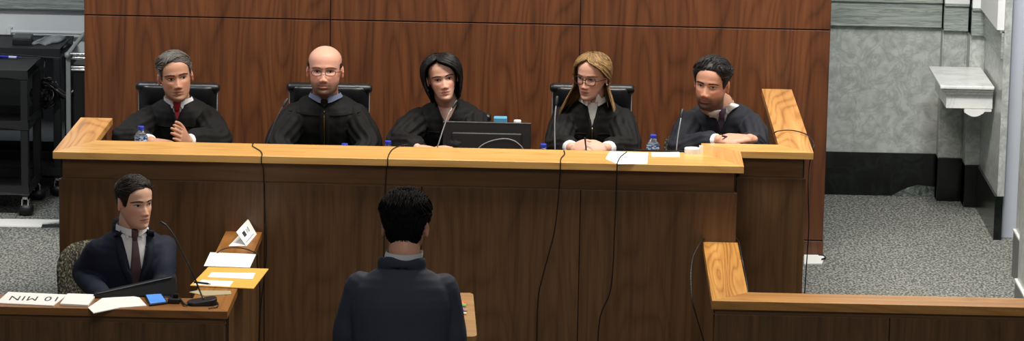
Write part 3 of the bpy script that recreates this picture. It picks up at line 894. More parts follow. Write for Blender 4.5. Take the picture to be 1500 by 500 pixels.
# back wall: white plaster above, striped marble band, pale marble field, black base
YB = 18.05
b = MB(); b.box(-6, 1.946, YB, YB+.3, FP, 3.9); wb = S('wall_back', b, plaster)
b = MB(); b.box(1.30, 1.946, YB-.02, YB+.01, .66, 1.352); S('field', b, m_field, wb)
b = MB(); b.box(-6, 1.946, YB-.045, YB+.01, 1.352, 1.497); b.box(-6, 1.946, YB-.06, YB+.01, 1.484, 1.502); b.box(-6, 1.946, YB-.052, YB+.01, 1.352, 1.362); S('band', b, m_band, wb, bevel=.003)
b = MB(); b.box(1.0, 1.946, YB-.03, YB+.01, FP, .665); bbk = S('baseboard_back', b, m_black)
b = MB(); b.box(-6, 1.0, YB-.03, YB+.01, FP, .63); S('skirting', b, m_black, wb)
b = MB(); b.box(-6, -2.0, YB-.025, YB+.01, .63, 1.10); S('panel', b, panel_grey, wb)
# grey lower panel joints
# pilaster steps at the right end of the back wall
def pil(n, x0, x1, y0, zt, base_h, m):
    b = MB(); b.box(x0, x1, y0, YB+.3, FP, zt+1.4)
    w = S(n, b, m)
    b = MB(); b.box(x0, x1+.0, y0-.02, YB, FP, FP+base_h); S('base', b, m_black, w)
    b = MB(); b.box(x0-.0, x1, y0-.028, YB, 1.352, 1.497); b.box(x0, x1, y0-.042, YB, 1.484, 1.502); b.box(x0, x1, y0-.036, YB, 1.352, 1.362); S('band', b, m_band, w, bevel=.003)
    b = MB(); b.box(x0+.006, x1-.006, y0-.006, YB, FP+base_h, 1.35); S('face', b, m, w, bevel=.004)
    b = MB(); b.box(x0, x1, y0-.045, YB, 1.5, 3.9); S('plaster', b, plaster, w)
    return w
pil('trim_1', 1.946, 2.075, 17.93, 1.5, .232, m_pil)
pil('trim_2', 2.075, 2.16, 17.78, 1.5, .225, m_field)
# right wall running towards the camera, ending in a marble stub, then a painted pier and two nearer marble blocks
XR = 2.15
b = MB(); b.box(XR, XR+.028, 17.0, 17.78, FP, 3.9); wr = S('wall_right', b, m_pil)
b = MB(); b.box(XR-.012, XR+.014, 16.99, 17.78, 1.352, 1.497); b.box(XR-.02, XR+.014, 16.99, 17.78, 1.484, 1.502); S('band', b, m_band, wr, bevel=.003)
b = MB(); b.box(XR-.035, XR+.01, 17.0, 17.78, 1.5, 3.9); S('plaster', b, plaster, wr)
b = MB(); b.box(XR-.012, XR+.028, 16.955, 17.75, FP, FP+.225); S('baseboard_right', b, m_black)
b = MB(); b.box(XR, XR+.034, 16.965, 17.0, FP+.225, 3.9); S('trim_3', b, m_pil)
b = MB(); b.box(2.178, 2.268, 17.01, 17.78, FP, 3.9); S('trim_4', b, col_paint, bevel=.003)
b = MB(); b.box(2.268, 4.0, 17.35, 17.5, FP, 3.9); S('trim_5', b, plaster)
def block(n, x, y0, y1):
    b = MB(); b.box(x, x+.5, y0, y1, FP+.225, 3.9); w = S(n, b, m_field)
    b = MB(); b.box(x-.010, x+.5, y0-.01, y1+.01, FP, FP+.225); S('base', b, mat('base_stone', '#3e4744', .3, vary=.3, vscale=20), w)
    b = MB(); b.box(x-.013, x+.5, y0-.013, y1+.013, FP+.218, FP+.228); S('base_cap', b, m_white, w)
_blk = block
# stone mantel shelf on the right
MZ = 1.182
mt = thing('mantel_shelf', (2.0, 17.5, MZ-.14), 'white marble mantel shelf with moulded edge projecting from the grey marble wall', 'mantel')
b = MB(); b.box(1.862, 2.137, 17.17, 17.775, MZ-.018, MZ); b.build('shelf', m_white, mt, bevel=.005, segs=3)
b = MB(); b.box(1.875, 2.137, 17.19, 17.775, MZ-.034, MZ-.018); b.box(1.888, 2.137, 17.205, 17.775, MZ-.052, MZ-.034); b.build('moulding', m_white, mt, bevel=.005, segs=3)
b = MB(); b.box(1.90, 2.137, 17.22, 17.775, MZ-.125, MZ-.052); b.build('frieze', m_white, mt, bevel=.002)
b = MB()
pts = [(1.995, MZ-.12)]
for i in range(25):
    t = i/24; x = 1.995+.138*t; z = MZ-.145-.022*math.sin(PI*min(1, t*1.35))**1 if t < .74 else MZ-.140
    pts.append((x, z))
pts.append((2.133, MZ-.12))
b.prism(pts, 17.222, 17.26, axis='Y'); b.build('apron', m_white, mt)

# ------------------------------------------------------------------ pixel ray helper (a photo point to a place at a known depth or height)
def ray(px, py): return CAMR @ Vector((px-PX, -(py-PY), -F))
def atY(px, py, Y):
    r = ray(px, py); return Vector((0, 0, H))+r*(Y/r.y)
def atZ(px, py, Z):
    r = ray(px, py); return Vector((0, 0, H))+r*((Z-H)/r.z)
b = MB(); yv = YB-.0305
vp = [atY(x, y, yv) for x, y in ((1306, 288), (1318, 280), (1330, 275), (1345, 271), (1358, 273), (1369, 274), (1370, 289))]
b.prism([(p.x, max(p.z, FP+.001)) for p in vp], yv-.0008, yv+.001, axis='Y'); b.build('pale_vein', marble('vein_stone', '#8b938f', '#3c4541', '#161b19', scale=16, vein=.06, mix=.8), bbk)
_a = atZ(1488, 337, FP+.225); _blk('trim_6', _a.x, _a.y-.55, _a.y)
_a = atZ(1490.5, 410, FP+.225); _blk('trim_7', _a.x, _a.y-1.0, _a.y)

# ------------------------------------------------------------------ walnut backdrop behind the judges
YP = 16.5
bd = thing('wood_backdrop', ((-2.41+1.243)/2, YP+.06, FP), 'tall walnut veneered partition standing behind the row of judges', 'partition')
xs = [atY(122.5, 20, YP).x, atY(484, 29, YP).x, atY(850, 36, YP).x, atY(1217, 43, YP).x]
zs = atY(670, 33, YP).z; zpl = atY(1206, 353, YP).z
b = MB(); b.box(xs[0]+.004, xs[3]-.004, YP+.012, YP+.12, FP, 3.6); b.build('core', mat('core_dark', '#160b06', .7), bd)
for i in range(3):
    for nm, z0, z1 in (('upper_panel', zs+.003, 2.9), ('lower_panel', zpl+.003, zs-.003)):
        b = MB(); b.box(xs[i]+.0025, xs[i+1]-.0025, YP, YP+.02, z0, z1); b.build(nm, w_panel, bd, loc=((xs[i]+xs[i+1])/2, YP, (z0+z1)/2 if 0 else 1.1), bevel=.0015)
b = MB(); b.box(xs[0], xs[3], YP, YP+.02, FP, zpl-.003); b.build('plinth', w_panel, bd, bevel=.0015)
for x0, x1 in ((xs[0], xs[0]+.02), (xs[3]-.02, xs[3])):
    b = MB(); b.box(x0, x1, YP+.0205, YP+.13, FP, 2.9); b.build('end_panel', w_panel, bd, bevel=.001)

# ------------------------------------------------------------------ judges' bench
jb = thing('judges_bench', (-.76, 14.55, 0), 'long walnut judges bench with a lighter mitred top cap', 'bench')
def cap(name, poly, z, th, m, parent):
    b = MB(); b.prism(poly, z-th, z); 
    b.v = [tuple(v) for v in b.v]
    return b.build(name, [m], parent, bevel=.0015)
P1, P2, P3, P4 = (-2.242, 14.397), (-2.242, 15.227), (-2.096, 15.227), (-2.096, 14.682)
C_, M_, A_, B_ = (.735, 14.397), (.568, 14.690), (.568, 14.915), (.735, 14.745)
E_, G_, I_, H_ = (.910, 14.920), (1.056, 14.745), (1.056, 16.376), (.910, 16.376)
TH = .031
cap('cap', [P1, C_, M_, P4], CAP, TH, w_capx, jb); cap('cap', [P1, P4, P3, P2], CAP, TH, w_capy, jb)
cap('cap', [C_, B_, A_, M_], CAP, TH, w_capy, jb); cap('cap', [B_, G_, E_, A_], CAP, TH, w_capx, jb); cap('cap', [G_, I_, H_, E_], CAP, TH, w_capy, jb)
ZF = atY(300, 267, 14.425).z
core = mat('bench_core', '#1c110a', .7)
def wall_run(parent, x0, x1, y, th, z0, zf, ztop, seams, face=-1, name='front_panel', m=None, mf=None, recess=.016):
    """fascia along X: recessed frieze under the cap, panels below with thin joints"""
    b = MB(); b.box(x0+.01, x1-.01, y+.018, y+th, z0, ztop-.001); b.build('carcass', core, parent)
    b = MB(); b.box(x0+recess, x1-recess, y+recess, y+recess+.02, zf+.004, ztop); b.build('frieze', mf or w_frieze, parent, bevel=.001)
    b = MB(); b.box(x0+recess-.006, x1-recess+.006, y+.003, y+recess+.02, zf-.0005, zf+.004); b.build('frieze_ledge', mf or w_frieze, parent)
    e = [x0]+seams+[x1]
    for i in range(len(e)-1):
        b = MB(); b.box(e[i]+.0018, e[i+1]-.0018, y, y+.02, z0, zf); b.build(name, m or w_front, parent, loc=((e[i]+e[i+1])/2, y, .6), bevel=.0012)
wall_run(jb, -2.222, .712, 14.425, .2, 0, ZF, CAP-TH, [atY(p, 350, 14.425).x for p in (387, 617, 849)])
wall_run(jb, .72, 1.030, 14.775, .14, 0, ZF, CAP-TH, [])
# side walls of the bench
def wall_y(parent, x0, x1, y0, y1, z0, z1, m, name='side_panel'):
    b = MB(); b.box(x0, x1, y0, y1, z0, z1); b.build(name, m, parent, bevel=.0012)
wall_y(jb, -2.222, -2.12, 14.63, 15.21, FP, CAP-TH, w_front)
wall_y(jb, .60, .712, 14.63, 14.79, 0, CAP-TH, w_front)
wall_y(jb, .925, 1.030, 14.92, 16.36, FP, CAP-TH, w_front)
b = MB(); b.prism([(-2.118, 14.627), (.598, 14.627), (.598, 14.917), (.923, 14.917), (.923, 15.30), (.52, 15.30), (.40, 15.12), (-2.118, 15.12)], DESK-.025, DESK)
b.build('work_surface', wood('desk_veneer', '#4a2c16', '#74491f', '#8a5a30', 'X'), jb, bevel=.002)

# ------------------------------------------------------------------ clerk's desk
DZ = ARM; XA = -1.338; XB = -1.497; YF = 12.955; YI = 13.165
cd = thing('clerk_desk', (-2.2, 13.1, 0), 'walnut clerk desk with a raised ledge and an arm joining the judges bench', 'desk')
cap('cap', [(-3.2, YF), (XA, YF), (XB, YI), (-3.2, YI)], DZ, TH, w_desk := wood('cap_desk_x', '#5a371b', '#85572b', '#9a6a3a', 'X', rough=.35, fig=.6), cd)
cap('cap', [(XA, YF), (XA, 14.425), (XB, 14.425), (XB, YI)], DZ, TH, w_desky := wood('cap_desk_y', '#6a4220', '#96632f', '#ab7640', 'Y', rough=.35, fig=.8), cd)
wall_run(cd, -3.2, XA-.012, YF+.012, .16, 0, DZ-.055, DZ-TH, [], recess=.002)
wall_y(cd, XB+.01, XA-.012, YF+.18, 14.42, 0, DZ-TH, w_front)
bx('work_surface', w_desk, cd, -3.2, XB+.008, YF+.175, 13.50, .735, .76)

# ------------------------------------------------------------------ railing on the right
rl = thing('railing', (1.7, 13.4, 0), 'low walnut railing with a light top cap in front of the empty right side', 'railing')
RX, RI = .569, .719
cap('cap', [(RX, 13.32), (3.4, 13.32), (3.4, 13.482), (RI, 13.482)], ARM, .036, w_desk2 := wood('cap_rail_x', '#7a5128', '#a9763a', '#c08f50', 'X', rough=.35, fig=.6), rl)
cap('cap', [(RX, 13.32), (RI, 13.482), (RI, 14.42), (RX, 14.42)], ARM, .036, w_desky2 := wood('cap_rail_y', '#8a5a2c', '#b9823f', '#cc9a58', 'Y', rough=.35, fig=1.2, cw=.3), rl)
wall_run(rl, RX+.012, 3.4, 13.335, .12, 0, ARM-.06, ARM-.036, [atY(1303, 480, 13.335).x], recess=.002)
wall_y(rl, RX+.012, RI-.012, 13.46, 14.42, 0, ARM-.036, w_front)

# ------------------------------------------------------------------ lectern
lc = thing('lectern', (-.6, 12.25, 0), 'wooden lectern with rounded sloping top in front of the standing man', 'lectern')
LM = Matrix.Translation((-.572, 12.2, 1.134)) @ Rz(.07) @ Matrix.Rotation(math.radians(9.5), 4, 'X')
def rrect(w, d, r, n=6):
    p = []
    for cx, cy, a in ((w-r, -d+r, -PI/2), (w-r, d-r, 0), (-w+r, d-r, PI/2), (-w+r, -d+r, PI)):
        for i in range(n+1): p.append((cx+r*math.cos(a+PI/2*i/n), cy+r*math.sin(a+PI/2*i/n)))
    return p
b = MB(); b.prism(rrect(.225, .205, .02), -.022, 0, M=LM); b.build('reading_top', wood('lectern_oak', '#8a6234', '#a97d48', '#b98e58', 'X', fig=.4, rough=.4), lc, bevel=.002)
b = MB(); b.box(-.76, -.40, 12.06, 12.34, .05, 1.085); b.build('pedestal', w_front, lc, bevel=.004)
b = MB(); b.box(-.80, -.36, 12.0, 12.40, 0, .05); b.build('base', w_front, lc, bevel=.004)
bn = thing('tabbed_binder', LM @ Vector((.05, -.02, 0)), 'open white document binder with coloured index tabs on the lectern top', 'binder')
b = MB(); b.box(-.17, .173, -.135, .13, .001, .004, M=LM); b.build('cover', mat('binder_cover', '#22252a', .5), bn)
b = MB(); b.box(-.165, .165, -.13, .125, .004, .014, M=LM); b.build('pages', white_paper, bn)
for i, (yy, c, l) in enumerate(((.098, '#f0602a', .034), (.086, '#e8b020', .020), (.074, '#7ed04a', .030), (.062, '#3aa060', .026), (.040, '#c82c9a', .022), (.030, '#9aa0a8', .032), (.012, '#6a4bb0', .020), (-.002, '#e4e4e0', .028), (-.03, '#d84a78', .014), (-.052, '#e6e6e2', .014), (-.075, '#48b0c8', .014), (-.095, '#d8e048', .015))):
    b = MB(); b.box(.15, .165+l, yy-.0045, yy+.0045, .0085-.0004*i, .0092-.0004*i, M=LM); o_ = b.build('index_tab', mat('tab_%s' % 'abcdefghijkl'[i], c, .6), bn)
    o_['label'] = 'coloured index tab'
# ------------------------------------------------------------------ chairs
leather = mat('black_leather', '#101114', .35, spec=.5, bump=.1, bscale=300)
tweed = speckle('patterned_upholstery', ('#1c1a18', '#3a3731', '#77725f'), scale=110, bump=.2)
def star_base(c, floor, seat_z, parent, r=.245):
    x, y = c
    b = MB(); b.lathe([(.05, floor+.085), (.05, floor+.12), (.028, floor+.13), (.028, seat_z-.10), (.045, seat_z-.09), (.045, seat_z-.05)], (x, y, 0)); b.build('column', dark_metal, parent, smooth=True)
    for k in range(5):
        a = 2*PI*k/5+.3; d = Vector((math.cos(a), math.sin(a), 0)); e = Vector((x, y, 0))+d*r
        b = MB(); b.tube([Vector((x, y, floor+.10)), e+Vector((0, 0, floor+.068))], [(.022, .018), (.014, .010)], 8); lg = b.build('leg', dark_metal, parent, smooth=True)
        b = MB(); b.tube([e+Vector((-.012, 0, floor+.030)), e+Vector((.012, 0, floor+.030))], .027, 14); b.tube([e+Vector((0, 0, floor+.03)), e+Vector((0, 0, floor+.07))], .007, 6); b.build('caster', black_plastic, lg, smooth=True)
def make_exec_chair(cx, cy, top, label, w=.186, floor=FP):
    seat = floor+.44
    t = thing('office_chair', (cx, cy-.25, floor), label, 'chair', 'black leather chairs behind the judges')
    b = MB()
    M0 = Matrix.Translation((cx, cy, top)) @ Matrix.Rotation(math.radians(-6), 4, 'X')
    # ribbed back: headroll on top, then padded ribs
    def bk(u, v):
        x = (u-.5)*2*w; L = (top-seat+.02); z = -v*L; rib = abs(math.sin(v*L/.052*PI/2*1.0))**.5
        e = (1-abs(2*u-1)**8)
        y = -.030*e-.014*rib*e+.03*math.sin(v*PI)
        if v < .035: y += .02*(1-v/.035)
        return M0 @ Vector((x, y+.02*(2*u-1)**2*-1, z))
    b.grid(bk, 25, 90)
    def bk2(u, v):
        x = (u-.5)*2*w; L = (top-seat+.02); return M0 @ Vector((x, .022+.03*math.sin(v*PI)-.02*(2*u-1)**2, -v*L))
    b.grid(bk2, 25, 12, flip=True)
    # rim joining both skins
    for (f1, f2) in ((lambda s_: bk(s_, 0), lambda s_: bk2(s_, 0)), (lambda s_: bk(s_, 1), lambda s_: bk2(s_, 1)), (lambda s_: bk(0, s_), lambda s_: bk2(0, s_)), (lambda s_: bk(1, s_), lambda s_: bk2(1, s_))):
        b.grid(lambda u, v, f1=f1, f2=f2: f1(u).lerp(f2(u), v), 40, 3)
    b.build('backrest', leather, t, smooth=True)
    b = MB(); b.tube([M0 @ Vector((-w+.004, -.010, -.018)), M0 @ Vector((w-.004, -.010, -.018))], (.026, .024), 16); b.build('head_roll', leather, t, smooth=True)
    for sg in (-1, 1):
        b = MB(); b.tube([M0 @ Vector((sg*(w+.004), .012, -.004)), M0 @ Vector((sg*(w+.004), .014, -(top-seat)))], (.0035, .018), 8); b.build('side_rail', mat('satin_steel', '#8d8f92', .3, .9), t, smooth=True)
        b = MB(); b.tube([Vector((cx+sg*(w+.02), cy-.02, seat+.18)), Vector((cx+sg*(w+.03), cy-.28, seat+.19)), Vector((cx+sg*(w+.01), cy-.32, seat-.0)), Vector((cx+sg*(w-.03), cy-.26, seat-.05))], (.016, .014), 10, smooth=4); b.build('armrest', black_plastic, t, smooth=True)
    b = MB(); b.prism([(cx+p[0], cy-.26+p[1]) for p in rrect(.235, .23, .06)], seat-.08, seat-.004); b.build('seat', leather, t, bevel=.02, segs=4)
    star_base((cx, cy-.26), floor, seat, t)
    return t
def make_tweed_chair(cx, cy, top, rot, label, floor, w=.20):
    seat = floor+.44; t = thing('upholstered_chair', (cx, cy, floor), label, 'chair')
    Mr = Matrix.Translation((cx, cy, 0)) @ Rz(rot)
    L = top-seat
    def back(sgn):
        def fn(u, v):
            a = (u-.5)*2; z = top-v*(L-.02)
            k = 1-(max(0, 1-v/.30))**2.6
            x = a*w*(.80+.20*math.sqrt(max(0, k)) if v < .30 else 1.0); z2 = z-.035*abs(a)**4*max(0, 1-v/.3)
            e = (1-abs(a)**6)*(1-(2*v-1)**10)
            return Mr @ Vector((x, .22+.05*(1-v)-.055*a*a*-1*-1-sgn*.028*e, z2))
        return fn
    b = MB(); b.grid(back(1), 31, 31); b.grid(back(-1), 31, 31, flip=True); o_ = b.build('backrest', tweed, t, smooth=True)
    b = MB(); b.prism(rrect(.225, .22, .07), seat-.08, seat-.004, M=Mr); b.build('seat', tweed, t, bevel=.02, segs=4)
    b = MB(); b.tube([Mr @ Vector((0, .10, seat-.08)), Mr @ Vector((0, .27, seat-.06)), Mr @ Vector((0, .285, seat+.12))], (.03, .01), 8, smooth=3); b.build('back_support', black_plastic, t, smooth=True)
    p = Mr @ Vector((0, 0, 0)); star_base((p.x, p.y), floor, seat, t)
    return t
for pl, pr, py, lab in ((203, 319, 122, 'black leather chair behind the grey-haired judge'), (424, 542, 123, 'black leather chair behind the bald judge with glasses'), (809, 926, 124, 'black leather chair behind the long-haired judge in glasses')):
    a, c = atY(pl, py, 15.78), atY(pr, py, 15.78); make_exec_chair((a.x+c.x)/2, 15.78, (a.z+c.z)/2, lab, w=(c.x-a.x)/2-.006)
make_exec_chair(-.565, 15.80, 1.235, 'low black leather chair behind the dark-haired woman judge', w=.16)
a = atY(1040, 188, 15.62); make_tweed_chair(.605, 15.38, a.z, 0, 'speckled beige upholstered chair behind the bearded judge at the end', FP, w=.185)
a = atY(95, 362, 13.95)
make_tweed_chair(-1.865, 13.90, a.z, math.radians(48), 'dark speckled upholstered chair under the clerk', 0, w=.2)

# ------------------------------------------------------------------ carts on the left behind the bench
cart_m = mat('cart_black', '#101113', .55, bump=.05, bscale=150)
def cart(x0, x1, y0, y1, top, shelves, label, legx=.022):
    t = thing('utility_cart', ((x0+x1)/2, (y0+y1)/2, FP), label, 'cart')
    def tray(z, n, lip=.05):
        b = MB(); b.box(x0, x1, y0, y1, z-lip, z-lip+.008); 
        b.box(x0, x1, y0, y0+.012, z-lip, z); b.box(x0, x1, y1-.012, y1, z-lip, z); b.box(x0, x0+.012, y0, y1, z-lip, z); b.box(x1-.012, x1, y0, y1, z-lip, z)
        if n == 'top_tray': b.box(x0+.004, x1-.004, y0+.004, y1-.004, z-.014, z-.006)
        b.build(n, cart_m, t, bevel=.004)
    tray(top, 'top_tray', .048)
    for z in shelves: tray(z, 'shelf', .05)
    for sx in (x0+legx, x1-legx):
        for sy in (y0+legx, y1-legx):
            b = MB(); b.box(sx-.02, sx+.02, sy-.02, sy+.02, FP+.10, top-.048); b.build('leg', cart_m, t, bevel=.005)
            b = MB(); b.tube([(sx-.012, sy, FP+.034), (sx+.012, sy, FP+.034)], .033, 16); c_ = b.build('caster', black_plastic, t, smooth=True)
            b = MB(); b.box(sx-.018, sx-.013, sy-.022, sy+.022, FP+.034, FP+.10); b.box(sx+.013, sx+.018, sy-.022, sy+.022, FP+.034, FP+.10); b.box(sx-.018, sx+.018, sy-.022, sy+.022, FP+.088, FP+.10); b.build('fork', chrome, c_)
    return t
q1 = atY(86, 72, 17.52); q2 = atY(38, 104, 17.02)
ZA = q1.z; ZB = q2.z
cart(-3.6, q1.x+.01, 17.52, 17.96, ZA, [FP+.16], 'black utility cart against the wall with a cloth on its top tray')
cart(-3.5, q2.x+.01, 17.02, 17.45, ZB, [atY(10, 178, 17.0).z, FP+.16], 'nearer black utility cart at the left edge with a blue pen on top')
# ------------------------------------------------------------------ things on and around the carts
a0 = atZ(18, 66, ZA-.006); a1 = atZ(45, 66, ZA-.006)
t = thing('equipment_box', (a0.x+.04, a0.y+.04, ZA-.006), 'small black box with grey top on the far utility cart', 'box')
b = MB(); b.box(a0.x, a1.x, a0.y, a0.y+.10, ZA-.006, ZA+.025); b.build('case', black_plastic, t, bevel=.003)
b = MB(); b.box(a0.x, a1.x, a0.y+.01, a0.y+.10, ZA+.025, ZA+.040); b.build('lid', mat('grey_lid', '#565b5c', .6, vary=.3, vscale=30), t, bevel=.003)
b = MB(); rnd = random.Random(3)
outl = [(45, 65), (56, 60), (64, 57), (78, 56), (90, 54), (98, 56), (94, 60), (86, 63), (76, 64), (66, 67), (57, 64), (50, 66)]
pts = [atZ(x, y, ZA-.004) for x, y in outl]; cen = sum(pts, Vector())/len(pts)
vs = [cen+Vector((0, 0, .020))]; fs = []
for rI, (k, hgt) in enumerate(((.35, .022), (.65, .016), (.88, .012), (1.0, .0))):
    for p in pts: vs.append(cen+(p-cen)*k+Vector((0, 0, hgt*(.7+.6*rnd.random()) if k < 1 else .001)))
n_ = len(pts)
for j in range(n_): fs.append((0, 1+j, 1+(j+1) % n_))
for r_ in range(3):
    for j in range(n_): a_ = 1+r_*n_; fs.append((a_+j, a_+n_+j, a_+n_+(j+1) % n_, a_+(j+1) % n_))
fs.append(tuple(1+3*n_+j for j in range(n_)))
b.add(vs, fs); cl = b.build('cloth', mat('grey_cloth', '#8f9597', .9, vary=.25, vscale=25), None, loc=cen, smooth=True)
tag(cl, 'crumpled grey cloth lying on the far black utility cart', 'cloth')
p0, p1 = atZ(-4, 82.5, ZB+.004), atZ(31, 84.5, ZB+.004)
t = thing('pen', p1, 'blue pen lying on the nearer black utility cart', 'pen')
b = MB(); b.tube([p0, p0.lerp(p1, .82)], .006, 10); b.build('barrel', mat('pen_blue', '#2a2fb0', .35), t, smooth=True)
b = MB(); b.tube([p0.lerp(p1, .5), p0.lerp(p1, .80)], .0064, 10); b.build('grip', mat('pen_white', '#c9cde0', .4), t, smooth=True)
b = MB(); b.tube([p0.lerp(p1, .82), p1], [.005, .002], 10); b.build('tip', mat('pen_dark', '#1c1e70', .35), t, smooth=True)
# coiled cables hanging between the carts
cc = atY(64, 138, 17.50); b = MB(); rnd = random.Random(5)
for k in range(16):
    ph = rnd.uniform(0, 6.28); rx = rnd.uniform(.025, .065); rz = rnd.uniform(.03, .07); off = Vector((rnd.uniform(-.02, .02), rnd.uniform(-.035, .035), rnd.uniform(-.015, .02))); tl = rnd.uniform(-.8, .8)
    pts = []
    for j in range(25):
        g = 2*PI*j/24+ph; x, z = rx*math.cos(g), rz*math.sin(g); pts.append(cc+off+Vector((x*math.cos(tl)-z*math.sin(tl), .012*math.sin(2*g+ph), x*math.sin(tl)+z*math.cos(tl))))
    b.tube(pts, .0045, 6, cap=False)
b.tube([cc+Vector((-.02, 0, -.05)), cc+Vector((-.01, 0, -.09)), cc+Vector((-.008, .0, -.125))], .006, 8, smooth=3)
b.tube([cc+Vector((.07, 0, .02)), cc+Vector((.12, .0, -.01)), cc+Vector((.16, .02, .02))], .02, 8, smooth=3)
b.tube([cc+Vector((0, .0, .06)), cc+Vector((.0, .02, .12)), cc+Vector((.0, .06, ZA-.05-cc.z))], .005, 6, smooth=3)
o_ = b.build('cable_bundle', mat('cable_gloss', '#0a0a0b', .3), None, loc=cc, smooth=True); tag(o_, 'tangled bundle of black cables hanging under the far cart', 'cables')
# metal equipment trolley seen between cart and backdrop
t0 = atY(101, 185, 16.95); tz = atY(101, 80, 16.95).z
tr = thing('equipment_trolley', (t0.x+.12, 17.0, FP), 'pale metal framed equipment trolley with chrome bars beside the backdrop', 'trolley')
pale = mat('pale_metal', '#8d9291', .45, .3)
b = MB(); b.box(t0.x-.012, t0.x+.012, 16.94, 16.965, FP+.02, tz); b.build('upright', pale, tr, bevel=.003)
b = MB(); b.box(t0.x+.30, t0.x+.324, 16.94, 16.965, FP+.02, tz); b.build('upright', pale, tr, bevel=.003)
b = MB(); b.ell((t0.x, 16.93, tz), (.017, .017, .017)); b.build('knob', pale, tr, smooth=True)
b = MB(); b.tube([(t0.x, 16.95, tz+.005), (t0.x+.05, 17.15, tz+.075)], (.012, .009), 10); b.tube([(t0.x+.05, 17.15, tz+.075), (t0.x+.3, 17.15, tz+.075)], (.012, .009), 10); b.build('handle', pale, tr, smooth=True)
for dz in (.002, -.018, -.065, -.078):
    b = MB(); b.tube([(t0.x+.01, 16.955, tz+dz), (t0.x+.31, 16.955, tz+dz)], .0085 if dz > -.06 else .0065, 12); b.build('crossbar', chrome, tr, smooth=True)
b = MB(); b.box(t0.x+.022, t0.x+.298, 16.96, 17.10, FP+.03, tz-.048); b.build('case', black_plastic, tr, bevel=.004)
b = MB(); b.box(t0.x-.012, t0.x+.324, 16.93, 17.12, FP, FP+.03); b.build('base', pale, tr, bevel=.003)
# wall pipe
r0, r1 = atY(13, 46, 17.99), atY(140, 51, 17.99)
t = thing('wall_pipe', (r0.x, 17.99, r0.z-.01), 'white horizontal pipe fixed to the wall above the far cart', 'pipe')
b = MB(); b.tube([r0, Vector((r1.x, 17.99, r0.z))], .010, 12); b.build('pipe', plaster, t, smooth=True)
b = MB(); b.box(r0.x-.012, r0.x+.012, 17.975, YB-.001, r0.z-.028, r0.z+.016); b.build('bracket', plaster, t, bevel=.003)
# boards on the platform floor
def board(pts, z, th, m, name, label, cat, parent=None):
    b = MB(); b.slab([Vector((p.x, p.y, z+th)) for p in pts], th); o_ = b.build(name, m, parent, loc=(pts[0].x, pts[0].y, z)); tag(o_, label, cat); return o_
board([atZ(-30, 322, FP), atZ(88, 323.5, FP), atZ(88, 326, FP), atZ(62, 329, FP), atZ(61, 333.5, FP), atZ(-30, 332, FP)], FP, .006, white_paper, 'paper_strip', 'long white paper strip on the carpet left of the judges bench', 'paper')
board([atZ(60, 334, FP), atZ(62, 329.8, FP), atZ(100, 329, FP), atZ(100, 333.5, FP)], FP, .003, mat('dark_strip', '#25282c', .6), 'cable_cover', 'short dark cable cover beside the white paper strip', 'cable cover')
board([atZ(1178, 387.5, FP), atZ(1204, 387.5, FP), atZ(1209, 375, FP), atZ(1178, 374.5, FP)], FP, .004, white_paper, 'floor_sheet', 'white sheet on the floor at the right foot of the backdrop', 'paper')

# ------------------------------------------------------------------ things on the bench
def sheet(name, px, z, label, cat='paper', th=.0012, m=None, group=None, curl=0):
    pts = [atZ(x, y, z) for x, y in px]; cen = sum(pts, Vector())/len(pts)
    b = MB(); b.slab([Vector((p.x, p.y, z+th+curl*(i in (0, 1)))) for i, p in enumerate(pts)], th)
    o_ = b.build(name, m or white_paper, None, loc=(cen.x, cen.y, z)); return tag(o_, label, cat, group)
sheet('paper_sheet', [(887, 233), (893, 222.5), (949.5, 224), (948, 240.5), (905, 241)], CAP, 'loose white paper on the bench cap in front of the long-haired judge')
sheet('paper_sheet', [(955, 230.2), (954, 224), (995, 223.5), (996, 230.5)], CAP, 'small white paper on the bench cap under the right water bottle', th=.002)
rp = atZ(1014, 225, CAP)
t = tag((lambda b: (b.lathe([(.017, 0), (.034, 0), (.034, .022), (.017, .022)], (0, 0, 0), 32), b.build('tape_roll', mat('tape_white', '#e4e4e0', .5), None, loc=(0, 0, 0), smooth=False))[1])(MB()), 'white roll of tape on the bench cap before the bearded judge', 'tape'); t.location = (rp.x, rp.y+.03-.02, CAP)
q = atZ(1027, 225, CAP); b = MB(); b.box(q.x-.009, q.x+.009, q.y-.003, q.y+.003, CAP, CAP+.036); o_ = b.build('place_card', white_paper, None, loc=(q.x, q.y, CAP), bevel=.001); tag(o_, 'small upright white card beside the tape roll on the bench', 'card')
# document tray
a = atY(929, 219, 14.80); c = atY(1001, 219, 14.80)
t = thing('document_tray', ((a.x+c.x)/2-.01, 14.82, DESK), 'black document tray behind the cap left of the bearded judge', 'tray')
b = MB(); b.box(a.x, .552, 14.74, 14.87, DESK, DESK+.006); b.box(a.x, .552, 14.862, 14.87, DESK, DESK+.062); b.box(a.x, a.x+.008, 14.74, 14.87, DESK, DESK+.062); b.box(.544, .552, 14.74, 14.87, DESK, DESK+.062); b.box(a.x, .552, 14.74, 14.748, DESK, DESK+.05)
b.build('tray', black_plastic, t, bevel=.001); b = MB(); b.box(a.x+.01, .542, 14.75, 14.86, DESK+.006, DESK+.045); b.build('folder', black_gloss, t)

